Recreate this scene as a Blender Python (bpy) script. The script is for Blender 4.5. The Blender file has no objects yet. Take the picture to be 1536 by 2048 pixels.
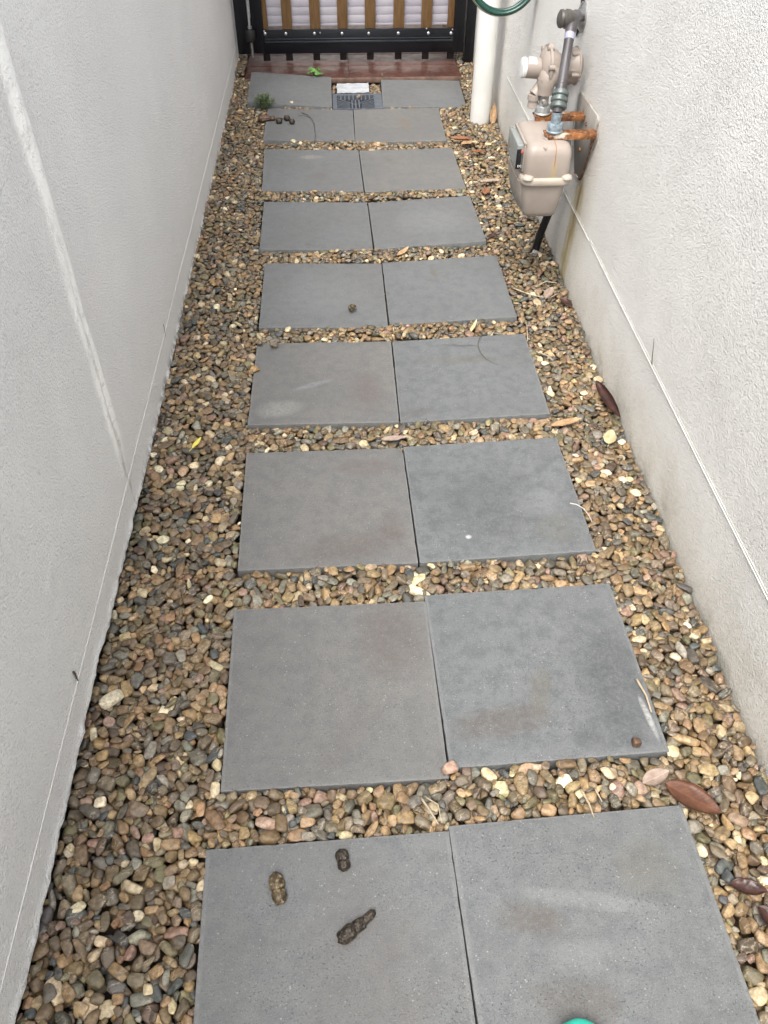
import bpy, bmesh, math, random
import numpy as np
from mathutils import Vector, Matrix, noise as mnoise
R = math.radians
random.seed(7); rng = np.random.default_rng(11)
S = bpy.context.scene
C = S.collection

# ---------------------------------------------------------------- camera
CF, PITCH, ROLL, YAW, CH = 1619.83, 0.783804, 0.005988, 0.058594, 1.34666
cam_d = bpy.data.cameras.new('camera'); cam = bpy.data.objects.new('camera', cam_d); C.objects.link(cam)
F = Vector((math.sin(YAW)*math.cos(PITCH), math.cos(YAW)*math.cos(PITCH), -math.sin(PITCH)))
Rt = Vector((math.cos(YAW), -math.sin(YAW), 0)); Up = Rt.cross(F)
R2 = Rt*math.cos(ROLL)+Up*math.sin(ROLL); U2 = -Rt*math.sin(ROLL)+Up*math.cos(ROLL)
M = Matrix.Identity(4)
for i in range(3):
    M[i][0], M[i][1], M[i][2] = R2[i], U2[i], -F[i]
M[2][3] = CH
cam.matrix_world = M
cam_d.sensor_fit = 'VERTICAL'; cam_d.sensor_height = 36.0; cam_d.lens = CF/2048*36.0
cam_d.clip_start = 0.02; cam_d.clip_end = 300
S.camera = cam

# ---------------------------------------------------------------- light
SUN_EL, SUN_AZ = 62, 205          # azimuth measured clockwise from +y
w = bpy.data.worlds.new('World'); S.world = w; w.use_nodes = True
nt = w.node_tree; bg = nt.nodes['Background']
sky = nt.nodes.new('ShaderNodeTexSky'); sky.sky_type = 'NISHITA'; sky.sun_disc = False
sky.sun_elevation = R(SUN_EL); sky.sun_rotation = R(SUN_AZ); sky.air_density = 1.0; sky.dust_density = 4.0; sky.ozone_density = 1.0
hs = nt.nodes.new('ShaderNodeHueSaturation'); hs.inputs['Saturation'].default_value = 0.30
nt.links.new(sky.outputs[0], hs.inputs['Color']); nt.links.new(hs.outputs[0], bg.inputs['Color'])
bg.inputs['Strength'].default_value = 0.15
sl = bpy.data.lights.new('sun', 'SUN'); sl.energy = 1.0; sl.angle = R(30); sl.color = (1, .945, .86)
so = bpy.data.objects.new('sun', sl); C.objects.link(so)
az = R(SUN_AZ); el = R(SUN_EL)
so.rotation_euler = Vector((math.sin(az)*math.cos(el), math.cos(az)*math.cos(el), math.sin(el))).to_track_quat('Z', 'Y').to_euler()
so.location = (0, 0, 6)
S.view_settings.view_transform = 'Standard'; S.view_settings.look = 'None'
S.view_settings.gamma = 1.0; S.view_settings.exposure = 1.64; S.view_settings.use_curve_mapping = False

XL, XR = -0.50486, 0.73171

# ---------------------------------------------------------------- helpers
def tag(o, label=None, cat=None, group=None, kind=None):
    if label: o['label'] = label
    if cat: o['category'] = cat
    if group: o['group'] = group
    if kind: o['kind'] = kind
    return o
def empty(name, loc=(0, 0, 0), **k):
    o = bpy.data.objects.new(name, None); C.objects.link(o); o.location = loc
    o.empty_display_size = .05
    return tag(o, **k)
class MB:
    """collects shapes (world coordinates) and links them as one mesh object"""
    def __init__(s): s.v = []; s.f = []
    def add(s, v, f, m=None):
        b = len(s.v)
        if m is not None: v = [m @ Vector(p) for p in v]
        s.v += [tuple(p) for p in v]; s.f += [tuple(b+i for i in q) for q in f]
    def box(s, x0, x1, y0, y1, z0, z1, m=None):
        v = [(x, y, z) for x in (x0, x1) for y in (y0, y1) for z in (z0, z1)]
        s.add(v, [(0, 1, 3, 2), (4, 6, 7, 5), (0, 4, 5, 1), (2, 3, 7, 6), (0, 2, 6, 4), (1, 5, 7, 3)], m)
    def bbox(s, x0, x1, y0, y1, z0, z1, r=.003, seg=2, m=None):
        bm = bmesh.new(); bmesh.ops.create_cube(bm, size=1)
        for v in bm.verts: v.co = Vector(((x0+x1)/2+v.co.x*(x1-x0), (y0+y1)/2+v.co.y*(y1-y0), (z0+z1)/2+v.co.z*(z1-z0)))
        bmesh.ops.bevel(bm, geom=bm.edges[:], offset=r, segments=seg, profile=.5, affect='EDGES')
        s.addbm(bm, m)
    def addbm(s, bm, m=None):
        bm.verts.index_update()
        s.add([v.co.copy() for v in bm.verts], [[v.index for v in f.verts] for f in bm.faces], m); bm.free()
    def lathe(s, prof, m, n=32, cap=True):
        """prof: (z, r) along the local z axis"""
        v = []; f = []
        for z, r in prof:
            for k in range(n):
                a = 2*math.pi*k/n; v.append((r*math.cos(a), r*math.sin(a), z))
        for i in range(len(prof)-1):
            for k in range(n):
                k2 = (k+1) % n; f.append((i*n+k, i*n+k2, (i+1)*n+k2, (i+1)*n+k))
        if cap: f.append(tuple(range(n-1, -1, -1))); f.append(tuple((len(prof)-1)*n+k for k in range(n)))
        s.add(v, f, m)
    def tube(s, pts, rad, n=16, cap=True):
        pts = [Vector(p) for p in pts]; rr = rad if isinstance(rad, (list, tuple)) else [rad]*len(pts)
        v = []; f = []; up = None
        for i, p in enumerate(pts):
            t = (pts[min(i+1, len(pts)-1)]-pts[max(i-1, 0)]).normalized()
            if up is None: up = t.orthogonal().normalized()
            up = (up - t*up.dot(t)).normalized(); b = t.cross(up)
            for k in range(n):
                a = 2*math.pi*k/n; v.append(p+(up*math.cos(a)+b*math.sin(a))*rr[i])
        for i in range(len(pts)-1):
            for k in range(n):
                k2 = (k+1) % n; f.append((i*n+k, i*n+k2, (i+1)*n+k2, (i+1)*n+k))
        if cap: f.append(tuple(range(n-1, -1, -1))); f.append(tuple((len(pts)-1)*n+k for k in range(n)))
        s.add(v, f)
    def prism(s, poly, m, d, bev=0):
        bm = bmesh.new(); vs = [bm.verts.new((x, y, 0)) for x, y in poly]; fc = bm.faces.new(vs)
        r = bmesh.ops.extrude_face_region(bm, geom=[fc])
        for g in r['geom']:
            if isinstance(g, bmesh.types.BMVert): g.co.z = d
        bmesh.ops.recalc_face_normals(bm, faces=bm.faces[:])
        if bev: bmesh.ops.bevel(bm, geom=bm.edges[:], offset=bev, segments=2, profile=.5, affect='EDGES')
        s.addbm(bm, m)
    def build(s, name, mat, parent=None, smooth=None, origin=None):
        me = bpy.data.meshes.new(name)
        v = s.v
        if origin is not None: v = [(a-origin[0], b-origin[1], c-origin[2]) for a, b, c in v]
        me.from_pydata(v, [], s.f); me.update()
        if smooth is not None:
            me.polygons.foreach_set('use_smooth', [True]*len(me.polygons))
            if smooth < 180: me.set_sharp_from_angle(angle=R(smooth))
        o = bpy.data.objects.new(name, me); C.objects.link(o)
        if mat: me.materials.append(mat)
        if parent is not None:
            o.parent = parent
            if origin is None: o.matrix_parent_inverse = Matrix.Translation(-Vector(parent.location))
        elif origin is not None: o.location = origin
        return o
def AX(loc, d):
    """matrix taking the local z axis to direction d, placed at loc"""
    q = Vector(d).normalized().to_track_quat('Z', 'Y')
    return Matrix.Translation(loc) @ q.to_matrix().to_4x4()

# ---------------------------------------------------------------- materials
class NG:
    def __init__(s, name, rough=.6, spec=.5, metal=0.0):
        s.m = bpy.data.materials.new(name); s.m.use_nodes = True; s.t = s.m.node_tree
        s.b = s.t.nodes['Principled BSDF']; s.b.inputs['Roughness'].default_value = rough
        s.b.inputs['Specular IOR Level'].default_value = spec; s.b.inputs['Metallic'].default_value = metal
        s.co = s.n('ShaderNodeTexCoord').outputs['Object']
    def n(s, t): return s.t.nodes.new(t)
    def l(s, a, b): s.t.links.new(a, b)
    def put(s, sock, v):
        if hasattr(v, 'links'): s.l(v, sock)
        elif isinstance(v, (tuple, list)) and len(v) == 3 and sock.type == 'RGBA': sock.default_value = (*v, 1)
        else: sock.default_value = v
    def noise(s, scale, detail=3, rough=.55, vec=None, dist=0):
        n = s.n('ShaderNodeTexNoise'); n.inputs['Scale'].default_value = scale; n.inputs['Detail'].default_value = detail
        n.inputs['Roughness'].default_value = rough; n.inputs['Distortion'].default_value = dist
        s.l(vec or s.co, n.inputs['Vector']); return n.outputs['Fac']
    def vor(s, scale, vec=None, feat='F1'):
        n = s.n('ShaderNodeTexVoronoi'); n.feature = feat; n.inputs['Scale'].default_value = scale
        s.l(vec or s.co, n.inputs['Vector']); return n.outputs['Distance']
    def ramp(s, x, a, b, lo=0.0, hi=1.0, smooth=True):
        n = s.n('ShaderNodeMapRange'); n.interpolation_type = 'SMOOTHSTEP' if smooth else 'LINEAR'
        s.put(n.inputs[0], x); 
        for i, q in zip((1, 2, 3, 4), (a, b, lo, hi)): s.put(n.inputs[i], q)
        return n.outputs[0]
    def math(s, op, a, b=0.0, c=None):
        n = s.n('ShaderNodeMath'); n.operation = op; s.put(n.inputs[0], a); s.put(n.inputs[1], b)
        if c is not None: s.put(n.inputs[2], c)
        return n.outputs[0]
    def mix(s, f, a, b, mode='MIX'):
        n = s.n('ShaderNodeMix'); n.data_type = 'RGBA'; n.blend_type = mode
        s.put(n.inputs[0], f); s.put(n.inputs[6], a); s.put(n.inputs[7], b); return n.outputs[2]
    def xyz(s):
        n = s.n('ShaderNodeSeparateXYZ'); s.l(s.co, n.inputs[0]); return n.outputs
    def map(s, scale=(1, 1, 1), loc=(0, 0, 0), rot=(0, 0, 0)):
        n = s.n('ShaderNodeMapping'); n.inputs['Scale'].default_value = scale; n.inputs['Location'].default_value = loc
        n.inputs['Rotation'].default_value = rot
        s.l(s.co, n.inputs[0]); return n.outputs[0]
    def bump(s, h, dist, strength=1.0, prev=None):
        n = s.n('ShaderNodeBump'); n.inputs['Distance'].default_value = dist; n.inputs['Strength'].default_value = strength
        s.put(n.inputs['Height'], h)
        if prev is not None: s.l(prev, n.inputs['Normal'])
        return n.outputs[0]
    def out(s, col=None, nrm=None, rough=None):
        if col is not None: s.put(s.b.inputs['Base Color'], col)
        if nrm is not None: s.l(nrm, s.b.inputs['Normal'])
        if rough is not None: s.put(s.b.inputs['Roughness'], rough)
        return s.m
def blob(g, X, Y, cx, cy, rx, ry, ang=0, soft=.6, wob=None):
    """soft elliptical mask in the plane of sockets X, Y"""
    a = g.math('SUBTRACT', X, cx); b = g.math('SUBTRACT', Y, cy); ca, sa = math.cos(ang), math.sin(ang)
    u = g.math('ADD', g.math('MULTIPLY', a, ca/rx), g.math('MULTIPLY', b, sa/rx))
    v = g.math('ADD', g.math('MULTIPLY', a, -sa/ry), g.math('MULTIPLY', b, ca/ry))
    d = g.math('ADD', g.math('MULTIPLY', u, u), g.math('MULTIPLY', v, v))
    if wob is not None: d = g.math('ADD', d, g.math('MULTIPLY', g.math('SUBTRACT', wob, .5), 2.2))
    return g.ramp(d, 1.0+soft*.6, 1.0-soft)

def simple(name, col, rough=.5, var=.12, scale=40, metal=0, bump=0.0, bscale=200, spec=.5):
    g = NG(name, rough, spec, metal); n = g.noise(scale, 4)
    c = g.mix(g.ramp(n, .3, .7), tuple(k*(1-var) for k in col), tuple(min(1, k*(1+var)) for k in col))
    nr = g.bump(g.noise(bscale, 3), bump) if bump else None
    return g.out(c, nr, g.ramp(g.noise(scale*.7, 2), .3, .7, rough*.85, min(1, rough*1.15)))

# walls ------------------------------------------------
def wall_mat(side):
    g = NG('painted_render_'+side, .62, .35); x, y, z = g.xyz()
    big = g.noise(2.2, 3); mid = g.noise(9, 4)
    if side == 'left':
        base = g.mix(g.ramp(big, .35, .65), (.86, .855, .835), (.90, .895, .87))
        base = g.mix(g.math('MULTIPLY', g.ramp(g.noise(3.1, 2, vec=g.map((1, 1, 1), (4, 9, 2))), .5, .75), .5), base, (.88, .855, .84))
        # trowelled patch down the joint: slightly creamier paint
        yy = g.math('ADD', y, g.math('MULTIPLY', g.math('SUBTRACT', g.noise(6, 3), .5), .05))
        band = g.ramp(g.math('ABSOLUTE', g.math('SUBTRACT', yy, 1.395)), .040, .018)
        band = g.math('MULTIPLY', band, g.math('MULTIPLY', g.ramp(z, .10, .24), g.ramp(g.noise(22, 4, .7), .28, .58, .25, 1.0)))
        base = g.mix(g.math('MULTIPLY', band, .65), base, (.94, .935, .89))
        spk = g.ramp(g.noise(60, 2, vec=g.map((1, 1, .45))), .74, .80)
        base = g.mix(g.math('MULTIPLY', spk, .25), base, (.45, .44, .42))
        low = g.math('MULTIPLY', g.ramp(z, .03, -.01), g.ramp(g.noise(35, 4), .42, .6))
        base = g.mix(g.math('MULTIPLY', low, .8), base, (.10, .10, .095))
        h = g.noise(230, 3, .68); vv = g.ramp(g.vor(150), .75, .0); h3 = g.noise(14, 3)
        amp = g.math('MULTIPLY', g.ramp(g.noise(5, 3), .3, .7, .85, 1.0), g.math('SUBTRACT', 1, g.math('MULTIPLY', band, .75)))
        core = g.math('MULTIPLY', g.ramp(g.math('ABSOLUTE', g.math('SUBTRACT', yy, 1.395)), .009, .002), g.math('MULTIPLY', g.ramp(z, .80, .30), g.ramp(g.noise(30, 3), .3, .55, .2, 1)))
        base = g.mix(g.math('MULTIPLY', core, .55), base, (.50, .48, .43))
        base = g.mix(g.math('MULTIPLY', g.ramp(h, .45, .34), .13), base, (.60, .585, .55))
        n1 = g.bump(g.math('MULTIPLY', h, amp), .0115, .85); n1 = g.bump(g.math('MULTIPLY', vv, amp), .0018, .6, n1); n1 = g.bump(h3, .004, .4, n1)
        scuff = g.math('MULTIPLY', g.ramp(g.noise(11, 5, .7, vec=g.map((1, 1, .5), (2, 5, 1))), .60, .74), g.ramp(z, .5, .05))
        base = g.mix(g.math('MULTIPLY', scuff, .15), base, (.66, .62, .56))
        return g.out(base, n1)
    base = g.mix(g.ramp(big, .35, .65), (.84, .83, .795), (.89, .88, .845))
    # splash dirt along the foot, stronger towards the gravel
    dn = g.noise(7, 5, .65); fine = g.noise(120, 3)
    dz = g.math('ADD', z, g.math('MULTIPLY', g.math('SUBTRACT', dn, .5), .30))
    dirt = g.math('MULTIPLY', g.ramp(dz, .20, -.03), g.ramp(fine, .25, .62, .45, 1.0))
    base = g.mix(g.math('MULTIPLY', dirt, .42), base, (.47, .40, .28))
    mould = g.math('MULTIPLY', g.ramp(dz, .055, -.05), g.ramp(g.noise(16, 4, vec=g.map((1, 1, 1), (3, 2, 1))), .42, .62))
    base = g.mix(g.math('MULTIPLY', mould, .45), base, (.24, .23, .15))
    # rust run-off below the meter bracket
    cy = g.math('ADD', 2.445, g.math('MULTIPLY', z, -.17)); cy = g.math('ADD', cy, g.math('MULTIPLY', g.math('SUBTRACT', g.noise(13, 3), .5), .035))
    dy = g.math('ABSOLUTE', g.math('SUBTRACT', y, cy))
    run = g.math('MULTIPLY', g.ramp(dy, .065, .014), g.math('MULTIPLY', g.ramp(z, .36, .30), g.ramp(g.noise(40, 3, vec=g.map((1, 1, .25))), .25, .6, .35, 1)))
    base = g.mix(g.math('MULTIPLY', run, .85), base, (.50, .41, .16))
    run2 = g.math('MULTIPLY', g.ramp(dy, .018, .003), g.math('MULTIPLY', g.ramp(z, .36, .31), g.ramp(z, .05, .30, .2, 1)))
    base = g.mix(g.math('MULTIPLY', run2, .85), base, (.22, .12, .045))
    halo = g.math('MULTIPLY', g.ramp(g.math('ABSOLUTE', g.math('SUBTRACT', y, 2.37)), .16, .02), g.math('MULTIPLY', g.ramp(z, .56, .48), g.ramp(z, .0, .35, .2, 1)))
    base = g.mix(g.math('MULTIPLY', halo, .28), base, (.55, .45, .28))
    h = g.noise(230, 3, .68); v = g.ramp(g.vor(170), .75, .0); amp = g.ramp(g.noise(6, 3), .3, .7, .8, 1.0)
    base = g.mix(g.math('MULTIPLY', g.ramp(h, .45, .34), .16), base, (.58, .55, .49))
    n1 = g.bump(g.math('MULTIPLY', h, amp), .0130, .85); n1 = g.bump(g.math('MULTIPLY', v, amp), .0025, .65, n1); n1 = g.bump(g.noise(20, 3), .003, .35, n1)
    return g.out(base, n1)
M_wl, M_wr = wall_mat('left'), wall_mat('right')
M_foot = simple('footing_concrete', (.05, .05, .047), .9, .3, 30, bump=.004, bscale=90)

def paver_mat(seed, warm, pit, stains):
    g = NG('concrete_paver', .58, .5); x, y, z = g.xyz()
    mp = g.map((1, 1, 1), (seed*3.7, seed*1.9, seed))
    cool, wrm = (.112, .119, .122), (.127, .121, .112)
    a = g.mix(warm, cool, wrm)
    big = g.ramp(g.noise(4.5, 4, .6, vec=mp), .35, .68)
    a = g.mix(g.math('MULTIPLY', big, .5), a, tuple(k*1.24 for k in (cool if warm < .5 else wrm)))
    med = g.ramp(g.noise(30, 5, .75, vec=mp), .40, .66)
    a = g.mix(g.math('MULTIPLY', med, .30+.35*pit), a, (.065, .071, .076))
    # light fine aggregate, dark pores
    sp = g.ramp(g.noise(330, 2, .6, vec=mp), .59, .70); a = g.mix(g.math('MULTIPLY', sp, .42), a, (.26, .26, .25))
    dk = g.ramp(g.noise(300, 2, .6, vec=g.map((1, 1, 1), (seed, 5, 2))), .58, .69); a = g.mix(g.math('MULTIPLY', dk, .60), a, (.040, .044, .048))
    fl = g.ramp(g.vor(120, vec=mp), .20, .10); fm = g.math('MULTIPLY', fl, g.ramp(g.noise(31, 2, vec=mp), .5, .62)); a = g.mix(g.math('MULTIPLY', fm, .45), a, (.36, .36, .34))
    pv = g.noise(290, 2, .7, vec=g.map((1, 1, 1), (9, seed, 4)))
    pits = g.math('MULTIPLY', g.ramp(pv, .61, .70), g.ramp(g.noise(9, 4, .65, vec=mp), .40, .62, .12, 1.0))
    a = g.mix(g.math('MULTIPLY', pits, .45+.45*pit), a, (.030, .034, .038))
    wob = g.noise(18, 5, .7, vec=mp); fine = g.ramp(g.noise(110, 3, .7, vec=mp), .32, .62, .35, 1.0)
    for (cx, cy, rx, ry, ang, col, st) in stains:
        if max(col) < .23 and max(col) > .07: col = tuple(k*.60 for k in col)
        a = g.mix(g.math('MULTIPLY', g.math('MULTIPLY', blob(g, x, y, cx, cy, rx, ry, ang, .95, wob), fine), min(.85, st*1.3)), a, col)
    # pale worn arrises
    e = g.math('MAXIMUM', g.math('ABSOLUTE', x), g.math('ABSOLUTE', y))
    ed = g.math('MULTIPLY', g.ramp(e, .1935, .1975), g.ramp(g.noise(60, 3, vec=mp), .35, .6, .2, 1.0))
    a = g.mix(g.math('MULTIPLY', ed, .25), a, (.25, .255, .25))
    n1 = g.bump(g.noise(420, 3, .65, vec=mp), .0012, .6)
    n1 = g.bump(g.math('MULTIPLY', pits, -1), .0016, .8, n1)
    return g.out(a, n1)

M_soil = None
def soil_mat():
    g = NG('gravel_bed_soil', .95, .2)
    v = g.n('ShaderNodeTexVoronoi'); v.inputs['Scale'].default_value = 45; g.l(g.co, v.inputs['Vector'])
    c = g.mix(g.ramp(v.outputs['Distance'], .1, .6), g.mix(.5, (.16, .12, .08), v.outputs['Color'], 'MULTIPLY'), (.03, .024, .018))
    c = g.mix(.6, c, (.10, .075, .052)); return g.out(c, g.bump(v.outputs['Distance'], .01, 1))
M_soil = soil_mat()

def pebble_mat():
    g = NG('river_pebble', .42, .5)
    at = g.n('ShaderNodeAttribute'); at.attribute_name = 'tone'
    c = at.outputs['Color']
    n = g.noise(120, 4, .65); f = g.noise(420, 3, .6)
    c2 = g.mix(g.ramp(n, .35, .68), g.mix(1.0, c, (.66, .62, .58), 'MULTIPLY'), g.mix(1.0, c, (1.28, 1.22, 1.12), 'MULTIPLY'))
    c2 = g.mix(g.math('MULTIPLY', g.ramp(f, .56, .72), .4), c2, g.mix(1.0, c, (.4, .36, .32), 'MULTIPLY'))
    wv = g.n('ShaderNodeTexWave'); wv.inputs['Scale'].default_value = 32; wv.inputs['Distortion'].default_value = 9; wv.inputs['Detail'].default_value = 2
    wv.inputs['Detail Scale'].default_value = 2.5
    g.l(g.map((1, 1.6, .7), (0, 0, 0), (.4, .3, .8)), wv.inputs['Vector'])
    ve = g.math('MULTIPLY', g.ramp(wv.outputs['Fac'], .86, .97), g.ramp(g.noise(26, 1), .52, .6))
    c2 = g.mix(g.math('MULTIPLY', ve, .38), c2, (.45, .38, .28))
    nr = g.bump(g.noise(260, 4, .6), .0016, .55)
    return g.out(c2, nr, g.ramp(n, .3, .7, .38, .62))
M_peb = pebble_mat()

# ---------------------------------------------------------------- ground
g_ = MB(); g_.box(-20, 20, -20, 20, -.30, -.05)
tag(g_.build('ground', M_soil), kind='structure')

# ---------------------------------------------------------------- walls
def nz(x, y, z=0): return mnoise.noise(Vector((x, y, z)))
def wall_grid(side):
    ys = np.concatenate([np.arange(-2.2, .15, .06), np.arange(.15, 2.6, .010), np.arange(2.6, 5.0, .022), np.arange(5.0, 7.01, .2)])
    t = np.concatenate([np.arange(0, .12, .006), np.arange(.12, 1.05, .014), np.arange(1.05, 1.62, .12)])
    V = []; ny, nzz = len(ys), len(t); sgn = 1 if side == 'left' else -1
    x0 = XL if side == 'left' else XR
    for y in ys:
        y = float(y)
        if side == 'left':
            rough = 1.0 + 1.6*max(0, min(1, (1.25-y)/.5))
            e = -.010 + .005*nz(y*3, 1) + .0035*rough*nz(y*13, 2) + .003*rough*nz(y*37, 3) + .0016*rough*nz(y*110, 4)
            e += .019*max(0, min(1, (1.9-y)/.9))
            e += .006*max(0, nz(y*6, 31))*rough
            if .93 < y < 1.0: e += .006*math.sin((y-.93)/.07*math.pi)
        else: e = -.06
        for z in t:
            z = float(z); zz = e + z
            d = .0007*nz(y*1.3, zz*1.3, 5) + .0005*nz(y*6, zz*6, 6)
            if side == 'left':
                c = 1.395 + .012*nz(zz*3, 8)
                top = max(0, min(1, (zz-.05)/.12))
                d += .0060*math.exp(-((y-c)/.026)**2)*top
                gr = max(0, min(1, (.75-zz)/.3))
                d -= (.0085*gr)*math.exp(-((y-c)/.007)**2)*max(0, min(1, (zz-.08)/.03))
                d += .0020*nz(y*40, zz*9, 9)*math.exp(-((y-c)/.05)**2)
                # lip of the render rolls outwards slightly at the foot and is chipped
                d += .0055*math.exp(-(z/.012)**2)*(1+1.1*nz(y*21, 11)+.6*nz(y*60, 12)) * (1 if z > .001 else .2)
                for (by, bz, br, bh) in ((.90, .30, .018, .0025), (.905, .285, .009, -.003), (.87, .234, .004, .003), (.93, .325, .012, .002)):
                    q = ((y-by)**2+(zz-bz)**2)/br**2
                    if q < 6: d += bh*math.exp(-q)
            V.append((x0+sgn*d, y, zz))
    V = np.array(V); F_ = []
    for i in range(ny-1):
        for j in range(nzz-1):
            a = i*nzz+j; q = (a, a+nzz, a+nzz+1, a+1)
            F_.append(q if side == 'left' else q[::-1])
    # underside lip running back to the footing
    base = len(V); bk = V.reshape(ny, nzz, 3)[:, 0].copy(); bk[:, 0] = x0 - sgn*.014; bk[:, 2] += .002
    V = np.concatenate([V, bk])
    for i in range(ny-1):
        q = (i*nzz, base+i, base+i+1, (i+1)*nzz); F_.append(q if side == 'left' else q[::-1])
    m = MB(); m.v = [tuple(p) for p in V]; m.f = F_; return m
def bead(x, z, y0, y1, r, sgn, wob=.0006, breaks=()):
    m = MB(); y = y0; pts = []
    while y < y1:
        pts.append((x+sgn*.0005, y, z+wob*3*nz(y*2, 7)+wob*nz(y*20, 1))); y += .03
    m.tube(pts, [r*(1+.25*nz(p[1]*15, 3)) for p in pts], 8); return m
wl = empty('rendered_wall', (XL, 2, 0), label='smooth white rendered wall left of the path with a vertical trowelled joint and ragged foot', cat='wall')
wall_grid('left').build('render_coat', M_wl, wl, 180)
m = MB(); m.box(XL-.22, XL-.014, -2.2, 7, .0, 1.58); m.build('wall_core', M_wl, wl)
m = MB(); m.box(XL-.22, XL-.013, -2.2, 7, -.28, -.0005); m.build('footing', M_foot, wl)
bead(XL+.001, .0935, -.2, 4.75, .00065, 1).build('render_bead', simple('bead_paint_left', (.78, .77, .75), .5, .05), wl, 180)
wr = empty('rendered_wall', (XR, 2, 0), label='coarse textured cream-white wall on the right with dirt and rust run-off at its foot', cat='wall')
wall_grid('right').build('render_coat', M_wr, wr, 180)
m = MB(); m.box(XR+.014, XR+.24, -2.2, 7, -.28, 1.58); m.build('wall_core', M_wr, wr)
bead(XR-.0015, .2316, -.2, 2.215, .0011, -1).build('render_bead', simple('bead_paint_right', (.76, .75, .72), .5, .06), wr, 180)
bead(XR-.0015, .2300, 2.217, 3.73, .0010, -1).build('render_bead', bpy.data.materials['bead_paint_right'], wr, 180)
# shallow groove beside the bead
mg = simple('bead_groove', (.42, .41, .38), .8, .1)
bead(XR+.0006, .2352, -.2, 3.7, .0016, -1).build('bead_groove', mg, wr, 180)
# end wall far beyond the gate
m = MB(); m.box(-3, 3, 7.02, 7.2, -.28, 2.2)
tag(m.build('garden_wall', simple('far_wall_paint', (.6, .6, .58), .7)), 'plain pale garden wall standing beyond the gate', 'wall')

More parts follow.
